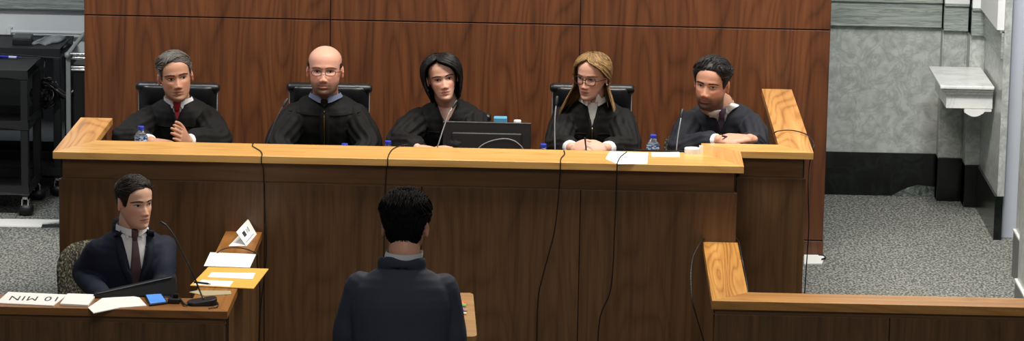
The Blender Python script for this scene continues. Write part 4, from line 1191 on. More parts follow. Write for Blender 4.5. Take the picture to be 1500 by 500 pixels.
water = mat('bottle_plastic', '#e8f2f8', .05, trans=.95, spec=.5)
lab_m = None
def label_mat():
    m, nt, b = base('bottle_label'); N = nt.nodes.new; L = nt.links.new
    tc = N('ShaderNodeTexCoord'); mp = N('ShaderNodeMapping'); mp.inputs['Scale'].default_value = (60, 60, 150); L(tc.outputs['Object'], mp.inputs[0])
    n = N('ShaderNodeTexNoise'); n.inputs['Scale'].default_value = 1.2; L(mp.outputs[0], n.inputs[0]); r = N('ShaderNodeValToRGB'); L(n.outputs[0], r.inputs[0])
    r.color_ramp.interpolation = 'CONSTANT'; e = r.color_ramp.elements; e[0].color = rgb('#23407e'); e[1].position = .5; e[1].color = rgb('#c8d8ea'); L(r.outputs[0], b.inputs['Base Color']); b.inputs['Roughness'].default_value = .4
    return m
LAB = label_mat()
def bottle(px, pytop, Y, label, h=.125, r=.029, z=DESK):
    p = atY(px, pytop, Y); x = p.x; h = p.z-z
    t = thing('water_bottle', (x, Y, z), label, 'bottle', 'small plastic water bottles on the judges bench')
    s = r/.029
    b = MB(); zt = p.z
    prof = [(.001, z), (r*.85, z+.001), (r, z+.008), (r, zt-.068), (r*.96, zt-.060), (r, zt-.054), (r*.97, zt-.046), (r*.78, zt-.034), (r*.50, zt-.022), (.0125, zt-.017), (.0125, zt-.012)]
    b.lathe(prof, (x, Y, 0), 28); b.build('bottle', water, t, smooth=True)
    b = MB(); b.lathe([(r+.0006, zt-.064), (r+.0006, zt-.044)], (x, Y, 0), 28); b.f = [f for f in b.f if len(f) == 4]; b.mi = b.mi[:len(b.f)]; b.build('label', LAB, t, smooth=True)
    b = MB(); b.lathe([(.0145, zt-.015), (.0148, zt-.002), (.0135, zt)], (x, Y, 0), 20); b.build('cap', mat('cap_blue', '#2a3fb4', .35), t, smooth=False)
bottle(206.5, 185, 14.84, 'water bottle with blue cap at the left end before the grey-haired judge')
bottle(957, 197.5, 14.92, 'water bottle with blue cap behind the black tray near the bearded judge')
bottle(568.5, 206.5, 14.90, 'water bottle with only its cap showing left of the dark-haired woman judge')
bottle(796, 211, 14.90, 'water bottle with only its cap showing right of the monitor')
bottle(505, 210.5, 14.95, 'water bottle hardly showing over the cap before the bald judge')

# monitor seen from behind
m0, m1 = atY(649, 178, 15.0), atY(778, 179.5, 15.0)
mo = thing('monitor', ((m0.x+m1.x)/2, 15.03, DESK), 'black computer monitor seen from behind on the judges bench', 'monitor')
MM = Matrix.Translation(((m0.x+m1.x)/2, 15.0, m0.z)) @ Matrix.Rotation(math.radians(-7), 4, 'X'); hw = (m1.x-m0.x)/2
b = MB(); b.box(-hw, hw, -.012, .014, -.150+.018, 0, M=MM); b.build('housing', black_plastic, mo, bevel=.004)
b = MB(); b.box(-hw*.80, hw*.80, -.030, -.012, -.126, -.045, M=MM); b.build('rear_bulge', black_plastic, mo, bevel=.008, segs=3)
b = MB(); b.box(-hw+.008, hw-.008, .014, .0155, -.125, -.008, M=MM); b.build('screen', black_gloss, mo)
b = MB(); b.box(-hw, hw, -.014, .015, -.0035, .0008, M=MM); b.build('top_edge', mat('grey_trim', '#4c4f54', .35), mo, bevel=.001)
b = MB(); b.box(m0.x+hw-.03, m0.x+hw+.03, 14.965, 14.985, DESK+.01, m0.z-.06); b.build('neck', black_plastic, mo, bevel=.003)
b = MB(); b.box(m0.x+hw-.11, m0.x+hw+.11, 14.93, 15.09, DESK, DESK+.010); b.build('stand', black_plastic, mo, bevel=.003)
def cable(name, pts, r, m, label, smooth=5, cat='cable', group=None):
    b = MB(); b.tube(pts, r, 8, smooth=smooth); o_ = b.build(name, m, None, loc=pts[0], smooth=True); return tag(o_, label, cat, group)
cable('monitor_cable', [atY(x, y, 14.93-.0) for x, y in ((697, 222), (706, 213), (720, 206.5), (738, 203.5), (752, 206), (763, 214), (768, 222))], .0022, cable_grey, 'thin grey cable arching behind the monitor back')
tb = atY(733, 172, 15.06); b = MB(); b.box(tb.x-.030, tb.x+.030, 15.045, 15.095, DESK, tb.z); o_ = b.build('tissue_box', mat('box_blue', '#4f93b4', .6), None, loc=(tb.x, 15.06, DESK), bevel=.004); tag(o_, 'pale blue box just showing above the monitor', 'box')
tb = atY(758, 176, 15.07); b = MB(); b.lathe([(.013, DESK), (.017, tb.z-.004), (.0155, tb.z)], (tb.x, 15.07, 0), 20); o_ = b.build('paper_cup', mat('cup_white', '#d8cfcb', .5), None, loc=(tb.x, 15.07, DESK), smooth=True); tag(o_, 'tall white cup just showing above the monitor right end', 'cup')

# gooseneck microphones
def mic(base, pts, label, stem, base_z, group='gooseneck microphones on the judges bench', headc=None, hl=.03):
    t = thing('microphone', base, label, 'microphone', group)
    x, y = base[0], base[1]
    b = MB(); b.prism([(x+p[0], y+p[1]) for p in rrect(.042, .055, .02)], base_z, base_z+.014); b.prism([(x+p[0]*.7, y+p[1]*.7) for p in rrect(.042, .055, .02)], base_z+.014, base_z+.026); b.build('base', black_plastic, t, bevel=.004)
    b = MB(); b.tube(pts, .0028, 8, smooth=6); b.build('gooseneck', stem, t, smooth=True)
    d = (Vector(pts[-1])-Vector(pts[-2])).normalized(); e = Vector(pts[-1])
    b = MB(); b.tube([e-d*.006, e+d*hl*.4, e+d*hl], [.0055, .008, .0065], 12); b.build('capsule', black_plastic, t, smooth=True)
    return t
steel = mat('gooseneck_steel', '#a8a9ab', .3, .6); dkst = mat('gooseneck_dark', '#33353a', .4, .4)
def mpos(px, py, Y): return atY(px, py, Y)
def bench_mic(pxs, label, stem, Y0=14.86, Y1=14.93, bdx=0):
    n = len(pxs); P = [atY(x, y, Y0+(Y1-Y0)*i/(n-1)) for i, (x, y) in enumerate(pxs)]
    bp = Vector((P[0].x+bdx, Y0, DESK)); return mic(bp, [Vector((P[0].x+bdx, Y0, DESK+.02))]+P, label, stem, DESK)
bench_mic([(391, 209), (399, 188), (408, 168), (416, 154)], 'gooseneck microphone left of the bald judge', dkst, bdx=-.015)
bench_mic([(642, 212), (649, 190), (657, 168), (664, 156)], 'gooseneck microphone before the dark-haired woman judge', steel, bdx=-.015)
bench_mic([(813, 220), (812.5, 195), (813, 170), (815, 152)], 'thin gooseneck microphone before the long-haired judge', steel)
bench_mic([(991, 219), (993, 200), (996, 182), (998, 170)], 'gooseneck microphone before the bearded judge', steel, Y0=14.895, Y1=14.96)

# cables draped over the bench front (mic leads)
def drape_cable(px_cap, px_front, label, r=.0026, m=cable_black):
    P = [atZ(x, y, CAP+r) for x, y in px_cap]
    e = P[-1]; Q = [Vector((e.x, 14.394-.004, CAP+.001)), Vector((e.x, 14.389, CAP-.03))]
    R_ = [atY(x, y, 14.405+.010) for x, y in px_front]
    return cable('microphone_cable', P+Q+R_, r, m, label, 4, group='microphone leads hanging over the bench front')
drape_cable([(371, 209.5), (370, 214), (376, 218), (382, 222), (384, 227)], [(386, 250), (387, 290), (389, 330), (390, 365), (388, 400), (382, 450), (379, 520)], 'black lead hanging over the bench front under the bald judge')
drape_cable([(597, 212), (585, 214), (575, 219), (570, 226), (568, 232)], [(566, 250), (564, 290), (563, 330), (562, 400), (562, 500)], 'black lead hanging over the bench behind the standing man head')
drape_cable([(826, 221), (827, 226), (822, 232), (821, 237)], [(820, 262), (817, 300), (812, 340), (803, 375), (795, 405), (788, 440), (786, 520)], 'black lead hanging over the bench below the long-haired judge')
drape_cable([(918, 223), (910, 229), (906, 235), (904, 240)], [(903, 270), (902, 300), (900, 340), (898, 390), (893, 430), (879, 465), (875, 520)], 'black lead hanging from the loose white paper down the bench front')
cable('wing_cable', [atZ(1134, 196, CAP+.003), atY(1137, 193, 15.05), atZ(1150, 191, CAP+.010), atZ(1165, 192, CAP+.010), atZ(1181, 197, CAP+.008), atZ(1189, 205, CAP+.004), atZ(1191, 214, CAP+.0)+Vector((.004, 0, 0)), atY(1186, 240, 14.9), atY(1184, 280, 14.85), atY(1185, 330, 14.85), atY(1182, 380, 14.85), atY(1178, 440, 14.85)], .0026, cable_black, 'black lead looped over the right wing of the bench')
cable('railing_cable', [atY(1037, 520, 14.0), atY(1022, 470, 14.0), atY(1014, 440, 14.0), atY(1012, 400, 14.1), atY(1016, 375, 14.2), atY(1026, 356, 14.3), atZ(1031, 350.5, ARM+.012), atZ(1045, 346, ARM+.016), atZ(1060, 346, ARM+.016), atZ(1075, 348, ARM+.012), atZ(1082, 355, ARM-.0), atY(1086, 375, 14.1), atY(1093, 410, 14.0), atY(1097, 440, 13.9)], .0026, cable_black, 'black lead looped over the back end of the railing arm')
cable('floor_cable', [atZ(1200, 374, FP+.006), atZ(1207, 375, FP+.006), atZ(1209, 378, FP+.006), atZ(1204, 380, FP+.010)], .004, cable_black, 'short black cable end on the white floor sheet', 4)

# ------------------------------------------------------------------ things on the clerk's desk
DZt = DZ
# 10 MIN board
cA, cB, cC, cD = atZ(-6, 445.5, DZt), atZ(78, 449.5, DZt), atZ(98.5, 433.5, DZt), atZ(12, 429.5, DZt)
t = thing('time_board', ((cA.x+cC.x)/2, (cA.y+cC.y)/2, DZt), 'white card reading 10 MIN upside down at the left end of the clerk desk', 'sign')
b = MB(); b.slab([Vector((p.x, p.y, DZt+.005)) for p in (cA, cB, cC, cD)], .005); b.build('card', white_paper, t, bevel=.001)
fc = bpy.data.curves.new('lettering', 'FONT'); fc.body = '10 MIN'; fc.size = .060; fc.extrude = .0003; fc.offset = -.0002; fc.align_x = 'CENTER'; fc.align_y = 'CENTER'; fc.space_character = 1.12
to = bpy.data.objects.new('tmp', fc); C.objects.link(to)
dg = bpy.context.evaluated_depsgraph_get(); lm = bpy.data.meshes.new_from_object(to.evaluated_get(dg)); bpy.data.objects.remove(to)
lm.materials.clear(); lm.materials.append(mat('ink_grey', '#34343c', .7)); lo = bpy.data.objects.new('lettering', lm); C.objects.link(lo); lo.parent = t
lo.location = Vector((atZ(51, 439.5, DZt).x, (cA.y+cC.y)/2+.002, DZt+.0056))-t.location
lo.rotation_euler = (0, 0, PI); lo.scale = (1.0, 1.7, 1)
# note pad and sheets
t = thing('note_pad', atZ(108, 441, DZt), 'white note pad between the time card and the loose sheets', 'note pad')
pp = [atZ(88, 448, DZt), atZ(129, 450, DZt), atZ(141, 434.5, DZt), atZ(99, 433, DZt)]
b = MB(); b.slab([Vector((p.x, p.y, DZt+.008)) for p in pp], .007); b.build('pages', white_paper, t)
b = MB(); b.slab([Vector((p.x, p.y, DZt+.0012)) for p in pp], .0012); b.build('backing', mat('pad_back', '#b59a74', .8), t)
sheet('paper_sheet', [(129, 452), (137, 460), (175, 452), (215, 449), (204, 437), (192, 435), (150, 438)], DZt, 'loose white sheets overhanging the clerk desk front edge', th=.003)
o_ = bpy.data.objects[-1] if 0 else None
# monitor of the clerk, seen from behind
d0, d1 = atZ(139, 438, DZt), atZ(259, 433.5, DZt); c0, c1 = atY(136, 431, d0.y+.01), atY(256, 404.5, d1.y+.03)
t = thing('display', (d0+d1)/2, 'black slanted display seen from behind on the ledge before the seated clerk', 'display')
bk_ = Vector((0, .034, 0)); b = MB(); b.add([d0, d1, c1+Vector((.004, 0, -.012)), c1, c0, d0+bk_, d1+bk_, c1+bk_+Vector((.004, 0, -.012)), c1+bk_, c0+bk_], [(0, 1, 2, 3, 4), (9, 8, 7, 6, 5), (0, 5, 6, 1), (1, 6, 7, 2), (2, 7, 8, 3), (3, 8, 9, 4), (4, 9, 5, 0)])
b.build('housing', mat('black_matt', '#0a0a0c', .7, spec=.3), t, bevel=.006, segs=3)
b = MB(); b.tube([c0.lerp(c1, .06)+Vector((0, -.002, -.002)), c0.lerp(c1, .96)+Vector((0, -.002, -.002))], .0022, 8); b.build('top_edge', mat('grey_trim2', '#55585c', .35), t, smooth=True)
# phone
t = thing('mobile_phone', atZ(229, 440, DZt), 'mobile phone with a blue lit screen on the clerk desk', 'phone')
pp = [atZ(219, 449.5, DZt), atZ(246, 446, DZt), atZ(236.5, 432.5, DZt), atZ(211.5, 434.5, DZt)]; cn = sum(pp, Vector())/4
b = MB(); b.slab([Vector((p.x, p.y, DZt+.008)) for p in pp], .008); b.build('case', black_plastic, t, bevel=.0015)
ms, nt_, bb = base('screen_blue'); bb.inputs['Base Color'].default_value = rgb('#3f78c8'); bb.inputs['Emission Color'].default_value = rgb('#5a94e6'); bb.inputs['Emission Strength'].default_value = .55
b = MB(); b.slab([Vector((cn.x+(p.x-cn.x)*.86, cn.y+(p.y-cn.y)*.86, DZt+.0088)) for p in pp], .0006); b.build('screen', ms, t)
# small black device
q = atZ(256, 444, DZt); t = thing('pager', (q.x, q.y, DZt), 'small black device with a clip beside the phone', 'device')
b = MB(); b.box(q.x-.026, q.x+.022, q.y-.02, q.y+.02, DZt, DZt+.020); b.build('case', black_plastic, t, bevel=.004)
b = MB(); b.box(q.x-.008, q.x+.014, q.y-.002, q.y+.012, DZt+.020, DZt+.036); b.build('clip', dark_metal, t, bevel=.003)
# desk microphone with wedge base
q = atZ(296, 446, DZt)
t = thing('microphone', (q.x, q.y, DZt), 'black gooseneck microphone with wedge base on the clerk desk', 'microphone')
b = MB(); Mq = Matrix.Translation((q.x, q.y, DZt)) @ Rz(.15)
prof = rrect(.060, .040, .03); b.prism(prof, 0, .012, M=Mq); b.v[len(prof):] = [tuple(Mq @ Vector((p[0]*.96, p[1]*.96, .012+.016*max(0, (p[0]+.05)/.11)))) for p in prof]
b.build('base', black_plastic, t, bevel=.004, segs=3)
G = [Vector((q.x+.005, q.y, DZt+.022)), atY(292, 425, 13.10), atY(282, 400, 13.10), atY(268, 372, 13.11), atY(254, 344, 13.12), atY(243, 330, 13.13)]
b = MB(); b.tube(G, .0035, 8, smooth=5); b.build('gooseneck', black_plastic, t, smooth=True)
b = MB(); b.tube([G[-1], atY(236, 326, 13.14)], [.0045, .006], 10); b.build('capsule', black_plastic, t, smooth=True)
b = MB(); b.tube([Vector((q.x-.05, q.y+.01, DZt+.006)), atZ(272, 447, DZt+.008), atZ(266, 441, DZt+.006), atZ(262, 436, DZt+.005), atZ(250, 434, DZt+.005)], .0035, 8, smooth=5); b.build('lead', cable_black, t, smooth=True)
cable('desk_cable', [atZ(312, 440, DZt+.004), atZ(319, 444, DZt+.004), atZ(318, 450, DZt+.004), atZ(306, 452, DZt+.004)], .0022, cable_black, 'short thin cable end beside the clerk microphone base')
# papers on the desk arm
tan = mat('manila', '#a99c7a', .8); yel = mat('envelope_yellow', '#d9a94a', .75)
sheet('card_sheet', [(277, 429), (289, 426.5), (338, 427), (339, 432), (300, 434.5)], DZt, 'beige card lying behind the clerk microphone', 'card', m=tan, th=.0025)
sheet('envelope', [(278.5, 419.5), (305, 392.5), (393.5, 395), (371.5, 424)], DZt+.0015, 'large yellow manila envelope across the desk arm', 'envelope', m=yel, th=.003)
sheet('paper_sheet', [(304, 406.5), (310, 399.5), (374, 400.5), (370, 409.5)], DZt+.0045, 'white paper strip on the yellow envelope, nearer its back edge', th=.001)
sheet('paper_sheet', [(283, 417.5), (296, 410.5), (342, 412.5), (336, 420.5)], DZt+.0045, 'white paper strip on the yellow envelope, under the pen', th=.001)
pn0, pn1 = atZ(285, 413.5, DZt+.009), atZ(309, 416.5, DZt+.009)
t = thing('pen', pn0, 'dark pen lying on the yellow envelope', 'pen'); b = MB(); b.tube([pn0, pn0.lerp(pn1, .8)], .0038, 10); b.build('barrel', mat('pen_navy', '#15172c', .3), t, smooth=True); b = MB(); b.tube([pn0.lerp(pn1, .8), pn1], [.003, .001], 8); b.build('tip', dark_metal, t, smooth=True)
sheet('paper_sheet', [(298.5, 390.5), (308, 370.5), (375, 373.5), (366, 393)], DZt+.0005, 'white sheet on the desk arm behind the yellow envelope', th=.002)
cable('arm_cable', [atZ(318, 371, DZt+.003), atZ(325, 366, DZt+.014), atZ(338, 363, DZt+.018), atZ(355, 364, DZt+.016), atZ(368, 368, DZt+.008), atZ(374, 373, DZt+.0)+Vector((.006, 0, 0)), atY(377, 390, 14.0), atY(381, 430, 14.0), atY(379, 500, 14.0)], .0026, cable_black, 'thin black cable looped over the desk arm')
# folded tent card with a printed mark
t = thing('tent_card', atZ(352, 352, DZt), 'folded white card with dark printed mark standing on the desk arm', 'card')
fa, fb = atZ(361, 361, DZt), atZ(376, 343.5, DZt); ta, tb_ = None, None
# upright leaf: lower edge fa->fb, leaning back towards the upper left
up1 = atY(346, 340, fa.y+.055); up2 = atY(363.5, 321, fb.y+.055)
n1 = (fb-fa).cross(up1-fa).normalized(); n1 = n1 if n1.y < 0 else -n1
b = MB(); b.grid(lambda u, v: fa.lerp(fb, u).lerp(up1.lerp(up2, u), v), 12, 12); o_ = b.build('front_leaf', white_paper, t); sm = o_.modifiers.new('t', 'SOLIDIFY'); sm.thickness = .001; sm.offset = 0
g1, g2 = atZ(335, 361, DZt+.001), atZ(350, 345, DZt+.001)
b = MB(); b.add([fa+Vector((0, 0, .001)), g1, up1*0+g2, Vector((fb.x-.03, fb.y, DZt+.001))], [(0, 1, 2, 3)]); o_ = b.build('lower_leaf', white_paper, t); sm = o_.modifiers.new('t', 'SOLIDIFY'); sm.thickness = .001
nf = n1
def onleaf(u, v): return fa.lerp(fb, u).lerp(up1.lerp(up2, u), v)+nf*.0014
b = MB()
def quad(u0, u1, v0, v1, bb_): bb_.add([onleaf(u0, v0), onleaf(u1, v0), onleaf(u1, v1), onleaf(u0, v1)], [(0, 1, 2, 3)])
quad(.22, .42, .42, .72, b); b.build('emblem', mat('ink_dark', '#272c33', .7), t)
b = MB(); quad(.52, .56, .45, .72, b); quad(.60, .63, .45, .66, b); quad(.66, .72, .45, .74, b); 
for k in range(9): quad(.12+.08*k, .17+.08*k, .13, .19, b)
b.build('printed_lines', mat('ink_soft', '#7d838a', .7), t)
# ------------------------------------------------------------------ the people
robe_black = mat('robe_black', '#0c0c0c', .75, spec=.25, bump=.15, bscale=500)
robe_lit = mat('robe_black_lit', '#1c1e26', .75, spec=.3, bump=.15, bscale=500)  # black robe made paler, its stronger light put into the colour
suit_navy = mat('suit_navy', '#151b2c', .75, spec=.3, bump=.2, bscale=700)
suit_char = mat('suit_charcoal', '#2f333f', .75, spec=.3, bump=.2, bscale=700)
shirt_w = mat('shirt_white', '#dfe0e2', .7)
shirt_b = mat('shirt_blue', '#6d7a98', .7)
def tie_mat(n, c1, c2, sc=60):
    m, nt, b = base(n); N = nt.nodes.new; L = nt.links.new
    tc = N('ShaderNodeTexCoord'); w = N('ShaderNodeTexWave'); w.inputs['Scale'].default_value = sc; w.wave_type = 'BANDS'; w.bands_direction = 'DIAGONAL'; L(tc.outputs['Object'], w.inputs[0])
    r = N('ShaderNodeValToRGB'); r.color_ramp.interpolation = 'CONSTANT'; r.color_ramp.elements[0].color = rgb(c1); r.color_ramp.elements[1].position = .6; r.color_ramp.elements[1].color = rgb(c2)
    L(w.outputs[1], r.inputs[0]); L(r.outputs[0], b.inputs['Base Color']); b.inputs['Roughness'].default_value = .55
    return m
def A(e, w, f, p, t, **k): return dict(elbow=Vector(e), wrist=Vector(w), f=f, p=p, t=t, **k)
DN = (0, 0, -1)
# 1 grey-haired judge, far left
hc = atY(257, 113, 15.30); N = atY(262, 160, 15.36); N.z = hc.z-.112; hips = Vector((N.x+.01, 15.52, .95))
person('grey-haired man in black judge robe with red tie, hands on the bench, far left', '#b98b72', hc, (.22, -.05, -.12), N, hips, FP+.44,
    [A((-2.03, 15.14, 1.205), (-1.885, 14.93, 1.235), (1, -.25, -.02), DN, (0, 1, .2), curl=.35),
     A((-1.610, 15.14, 1.205), (-1.722, 14.965, 1.235), (-.30, -.85, .45), (-1, .2, 0), (.1, .3, 1), curl=.12, spread=.03)],
    dict(floor=FP, gmat=robe_black, hair='34302d', hair2='6c6762', brow='241c17', vol=.014, side=.005, front=.086, w=1.04, jaw=1.06, cflare=.004, cpt=.024, comb=(-.7, -.25, .25), frontvol=1.1, asym=-.15, locks=2000, len=.045, mess=.3, lw=.7, hs=.915, tw=.86,
         shirt=shirt_w, collar=shirt_w, tie=mat('tie_red', '#8d1420', .5), tlabel='red tie', vneck=(.036, .085), zip=(-.10, -.33), zipx=-.006, cuff=shirt_w, gaze=(.003, -.001), beard='#4a3c34', beardkind='shadow', neck=.054, seed=1, iris='2a1a12'))
# 2 bald judge
hc = atY(476, 104, 15.30); N = Vector((hc.x, 15.355, hc.z-.122)); hips = Vector((hc.x, 15.52, .95))
_, TS2, *_r = person('bald bearded man with thin glasses in black judge robe, facing the room', '#cf9c88', hc, (0, -.10, 0), N, hips, FP+.44,
    [A((hc.x-.205, 15.26, 1.17), (hc.x-.13, 15.11, 1.075), (.6, -.5, -.1), DN, (0, 1, 0), curl=.4, bell=1.05),
     A((hc.x+.205, 15.26, 1.17), (hc.x+.13, 15.11, 1.075), (-.6, -.5, -.1), DN, (0, 1, 0), curl=.4, bell=1.05)],
    dict(floor=FP, gmat=robe_black, hair='2a211b', bald=1, vol=.004, side=.006, locks=500, len=.014, burn=.0, hs=.96, tw=.88, w=1.03, jaw=1.1, nose=.9, shirt=mat('undershirt_dark', '#17171b', .8), collar=shirt_b,
         vneck=(.034, .050), zip=(-.06, -.33), zipx=.0, beard='#4a3629', beardkind='full', neck=.058, seed=2, brow='7a5c48', brow_t=.0026, iris='3a4a50', lip='#a8675c', cdrop=-.03))
glasses(_, TS2, mat('wire_frame', '#3a2a22', .4, .3), w=.0235, h=.0135, rim=.0014, z=-.004, square=2.8)
# 3 dark-haired woman judge
hc = atY(648, 115, 15.28); N = atY(655, 165, 15.34); N.z = hc.z-.112; hips = Vector((N.x+.02, 15.50, .95))
b3, T3, *_r = person('woman with black bob hair and black judge robe beside the monitor', '#cfa08c', hc, (.12, -.08, -.16), N, hips, FP+.44,
    [A((-.79, 15.16, 1.205), (-.700, 14.92, 1.235), (1, -.2, -.05), DN, (0, 1, .2), curl=.4, s=.86),
     A((-.455, 15.16, 1.205), (-.535, 14.97, 1.225), (-1, -.15, -.02), DN, (0, 1, .2), curl=.45, s=.86)],
    dict(floor=FP, gmat=robe_black, style='long', hair='070607', hair2='1b1817', open_z=[-.2, -.11, -.05, 0, .035, .058, .074, .083, .092, .1175], open_l=[1.5, 1.45, 1.40, 1.32, 1.18, 1.02, .85, .62, .32, .30], open_r=[1.25, 1.2, 1.18, 1.08, .82, .50, .10, -.15, -.30, -.30],
         vol_z=[-.2, -.11, -.05, .02, .07, .12], vol_t=[.010, .016, .032, .036, .030, .018], end=([-.085, -.105, -.12, -.115], [-.085, -.100, -.12, -.115]), locks=1300, lw=.75, wave=.02, hold=-.04,
         hs=.86, jaw=.93, w=.97, tw=.83, vneck=(.050, .105), neck=.047, zip=None, seed=3, brow='120c0a', brow_t=.003, iris='1c110c', lash=1, lip='#a85a54', pleat=1.6, lipw=.019, nose=.9))
mb = MB(); e = T3 @ Vector((-.083, .018, -.050)); mb.tube([e, e+Vector((0, 0, -.018))], [.002, .004], 8); mb.build('earring', mat('silver', '#c8ccd0', .25, .9), b3, smooth=True)
# 4 long-haired judge with glasses
hc = atY(867, 112, 15.28); N = atY(868, 160, 15.34); N.z = hc.z-.118; hips = Vector((N.x, 15.50, .95))
b4, T4, *_r = person('woman with long light brown hair, dark glasses and black judge robe, hands clasped', '#cf9f8a', hc, (-.42, .06, .06), N, hips, FP+.44,
    [A((N.x-.155, 15.16, 1.205), (-.008, 14.91, 1.252), (.72, -.5, .12), (.4, .5, -.6), (.2, .2, 1), curl=.95, s=.84, spread=.02),
     A((N.x+.160, 15.16, 1.205), (.148, 14.91, 1.252), (-.78, -.45, .08), (-.4, .5, -.6), (-.2, .2, 1), curl=.95, s=.84, spread=.02)],
    dict(floor=FP, gmat=robe_black, style='long', hair='4a3420', hair2='a58355', open_z=[-.25, -.11, -.05, 0, .035, .058, .074, .085, .094, .1175], open_l=[1.2, 1.25, 1.2, 1.12, .98, .78, .50, .22, .05, .05], open_r=[1.7, 1.75, 1.72, 1.55, 1.15, .85, .50, .15, -.05, -.05],
         vol_z=[-.25, -.15, -.05, .02, .07, .12], vol_t=[.050, .040, .026, .022, .017, .011], end=([-.205, -.20, -.17, -.16], [-.155, -.14, -.16, -.16]), locks=1700, lw=.65, wave=.05, hold=-.05, flare=.30, fwd=-.15,
         hs=.88, jaw=.93, w=.97, tw=.84, vneck=(.028, .115), neck=.046, shirt_v=(.040,.12), shirt=mat('blouse', '#e6e2dc', .7), collar=mat('blouse', '#e6e2dc', .7), cpt=.020, collar_gap=.4, cdrop=-.048, zip=(-.115, -.20), cuff=shirt_w, seed=4, brow='6a482c', brow_t=.003, iris='2c2018', lash=1, lip='#a0594f', gaze=(-.003, -.001), pleat=1.3, nose=.95))
glasses(b4, T4, mat('glasses_dark', '#1a1412', .3), w=.0260, h=.0185, rim=.0020, z=-.006, square=3.4)
mb = MB(); e = T4 @ Vector((.083, .010, -.034)); mb.ell(e, (.004, .004, .004), 10, 6); mb.build('earring', mat('pearl', '#e8e4dc', .2), b4, smooth=True)
mb = MB(); e = atY(858, 214, 14.84); mb.tube([e+Vector((.004, -.01, -.03)), e+Vector((-.004, .0, .035))], [.003, .004], 8); pen = mb.build('pen', black_plastic, None, loc=e, smooth=True); tag(pen, 'black pen held upright in the clasped hands of the long-haired judge', 'pen')
# 5 bearded judge leaning forward
hc = atY(1042, 124, 15.16); N = atY(1056, 168, 15.30); N.z = hc.z-.112; hips = Vector((N.x+.02, 15.52, .93))
b5, T5, *_r = person('bearded black-haired man leaning forward in dark judge robe, far right', '#c29078', hc, (-.34, .0, .09), N, hips, FP+.44,
    [A((N.x-.180, 15.14, 1.21), (.645, 14.985, 1.285), (1, -.12, .06), (0, .5, -.8), (0, .8, .6), curl=.55, spread=.04, bell=1.1),
     A((N.x+.155, 15.14, 1.21), (.788, 15.00, 1.290), (-1, -.22, .04), (0, .4, -.9), (0, .8, .6), curl=.30, spread=.05, bell=1.05)],
    dict(floor=FP, gmat=robe_lit, hair='0b0909', hair2='231d1b', vol=.021, side=.006, w=1.03, jaw=1.06, front=.082, comb=(.45, .75, .25), frontvol=1.15, locks=1300, len=.06, lw=.8, mess=.5, hs=.93, tw=.88,
         shirt=shirt_w, collar=shirt_w, tie=tie_mat('tie_purple', '#3a2c3e', '#57465e', 90), tlabel='dark purple tie', vneck=(.040, .120), beard='#201612', beardkind='full', neck=.060, seed=5, brow='0e0a08', brow_t=.0048, brow_z=.0165, iris='150d0a', gaze=(.0, .002), open=.0042, cuff=shirt_w, cuff_on=(0,), zip=(-.125, -.2), lip='#8e5148'))
e = atY(1062, 200, 14.97); mb = MB(); mb.tube([e+Vector((-.012, -.01, .004)), e+Vector((.03, .03, -.012))], .004, 8); pen = mb.build('pen', mat('pen_blue2', '#20284f', .35), None, loc=e, smooth=True); tag(pen, 'dark blue pen between the fingers of the bearded judge', 'pen')
# clerk
hc = atY(198, 297, 13.75); N = Vector((hc.x-.022, 13.80, hc.z-.116)); hips = Vector((hc.x-.05, 13.92, .56))
person('young man in navy suit and striped tie seated at the clerk desk', '#d3a78f', hc, (.66, .0, -.02), N, hips, .45,
    [A((N.x-.200, 13.80, .885), (N.x-.02, 13.46, .80), (.9, -.4, 0), DN, (0, 1, 0), curl=.4),
     A((N.x+.140, 13.72, .86), (N.x+.16, 13.42, .80), (-.5, -.6, 0), DN, (0, 1, 0), curl=.4)],
    dict(floor=0, gmat=suit_navy, hair='17100d', hair2='241912', vol=.011, side=.005, front=.084, comb=(.6, -.3, .2), frontvol=1.2, locks=1200, mess=.6, len=.036, hs=.885, tw=.88, w=.98,
         shirt=shirt_w, collar=shirt_w, tie=tie_mat('tie_stripe', '#2c1a22', '#6a5058', 75), tlabel='dark striped tie', tie_len=.25, vneck=(.058, .27), shirt_v=(.075, .27), neck=.051, armw=.9, seed=6, brow='1a120e', brow_t=.0042, iris='1c120d', gaze=(.003, 0), nose=1.05, lip='#b06a60', cpt=.034, zip=None, badge=(.105, -.19)),
    garment='suit', tyaw=.33, knees=[Vector((hips.x-.02, 13.56, .56)), Vector((hips.x+.20, 13.58, .56))])
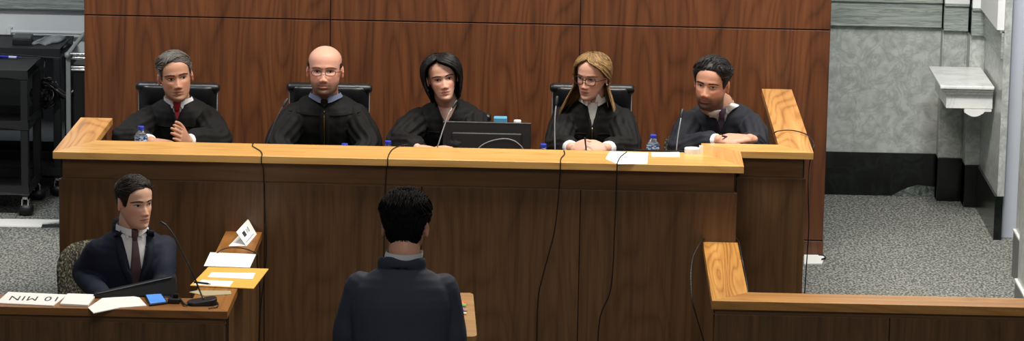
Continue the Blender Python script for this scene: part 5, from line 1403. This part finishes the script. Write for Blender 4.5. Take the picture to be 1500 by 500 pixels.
# standing man, seen from behind
hc = atY(594, 333, 11.78); N = Vector((hc.x-.008, 11.755, hc.z-.122)); hips = Vector((hc.x-.005, 11.74, .93))
person('man in dark charcoal suit standing with his back to the camera at the lectern', '#b88a70', hc, (PI-.05, .05, 0), N, hips, 0,
    [A((N.x+.18, 11.76, 1.135), (N.x+.115, 12.03, 1.195), (-.1, 1, .1), DN, (-1, 0, 0), curl=.3),
     A((N.x-.198, 11.78, 1.135), (N.x-.14, 12.03, 1.195), (.1, 1, .1), DN, (1, 0, 0), curl=.3)],
    dict(floor=0, gmat=suit_char, hair='060505', hair2='0e0b0a', vol=.026, side=.013, front=.07, comb=(.1, .9, -.1), locks=1500, len=.05, mess=.6, nape=-.075, hs=.97, tw=.91, noface=1, chigh=1.5,
         shirt=shirt_w, collar=shirt_w, tie=None, vneck=(.05, .2), neck=.056, seed=7, zip=None, lump=.05, lw=.8, hrough=.8, hspec=.12, cflare=.002),
    garment='suit', tyaw=PI, knees=[Vector((N.x+.10, 11.78, .50)), Vector((N.x-.10, 11.78, .50))], stand=True)

# ------------------------------------------------------------------ light
def area(name, loc, target, energy, sx, sy, col=(1, .93, .83)):
    L = bpy.data.lights.new(name, 'AREA'); L.shape = 'RECTANGLE'; L.size = sx; L.size_y = sy; L.energy = energy; L.color = col
    o = bpy.data.objects.new(name, L); C.objects.link(o); o.location = loc
    o.rotation_euler = (Vector(target)-Vector(loc)).to_track_quat('-Z', 'Y').to_euler(); return o
area('ceiling_lamp_bench', (-.2, 13.9, 5.2), (-.2, 15.0, 1.3), 250, 2.6, .5)
area('ceiling_lamp_right', (1.6, 14.8, 5.2), (1.2, 15.2, 1.0), 70, .8, .5)
area('fill_right_wall', (1.85, 14.9, 3.7), (1.75, 17.9, .95), 62, .5, .3, (.95, .98, 1))  # unseen fill, placed to brighten the right marble more than the floor
area('fill_left_wall', (-3.1, 15.0, 3.5), (-2.95, 18.0, 1.1), 60, .5, .3, (.93, .97, 1))  # unseen fill, added to brighten the left wall behind the carts
area('fill_front', (0, 6.5, 6.0), (0, 13, 1), 130, 3, 2, (1, .96, .92))  # added front fill from the camera side, lifts the standing man's back
w = bpy.data.worlds.new('world'); bpy.context.scene.world = w; w.use_nodes = True
w.node_tree.nodes['Background'].inputs[0].default_value = (.75, .8, .85, 1); w.node_tree.nodes['Background'].inputs[1].default_value = .16
sc = bpy.context.scene
sc.view_settings.view_transform = 'Standard'; sc.view_settings.look = 'None'; sc.view_settings.gamma = 1; sc.view_settings.use_curve_mapping = False
sc.view_settings.exposure = 0.0
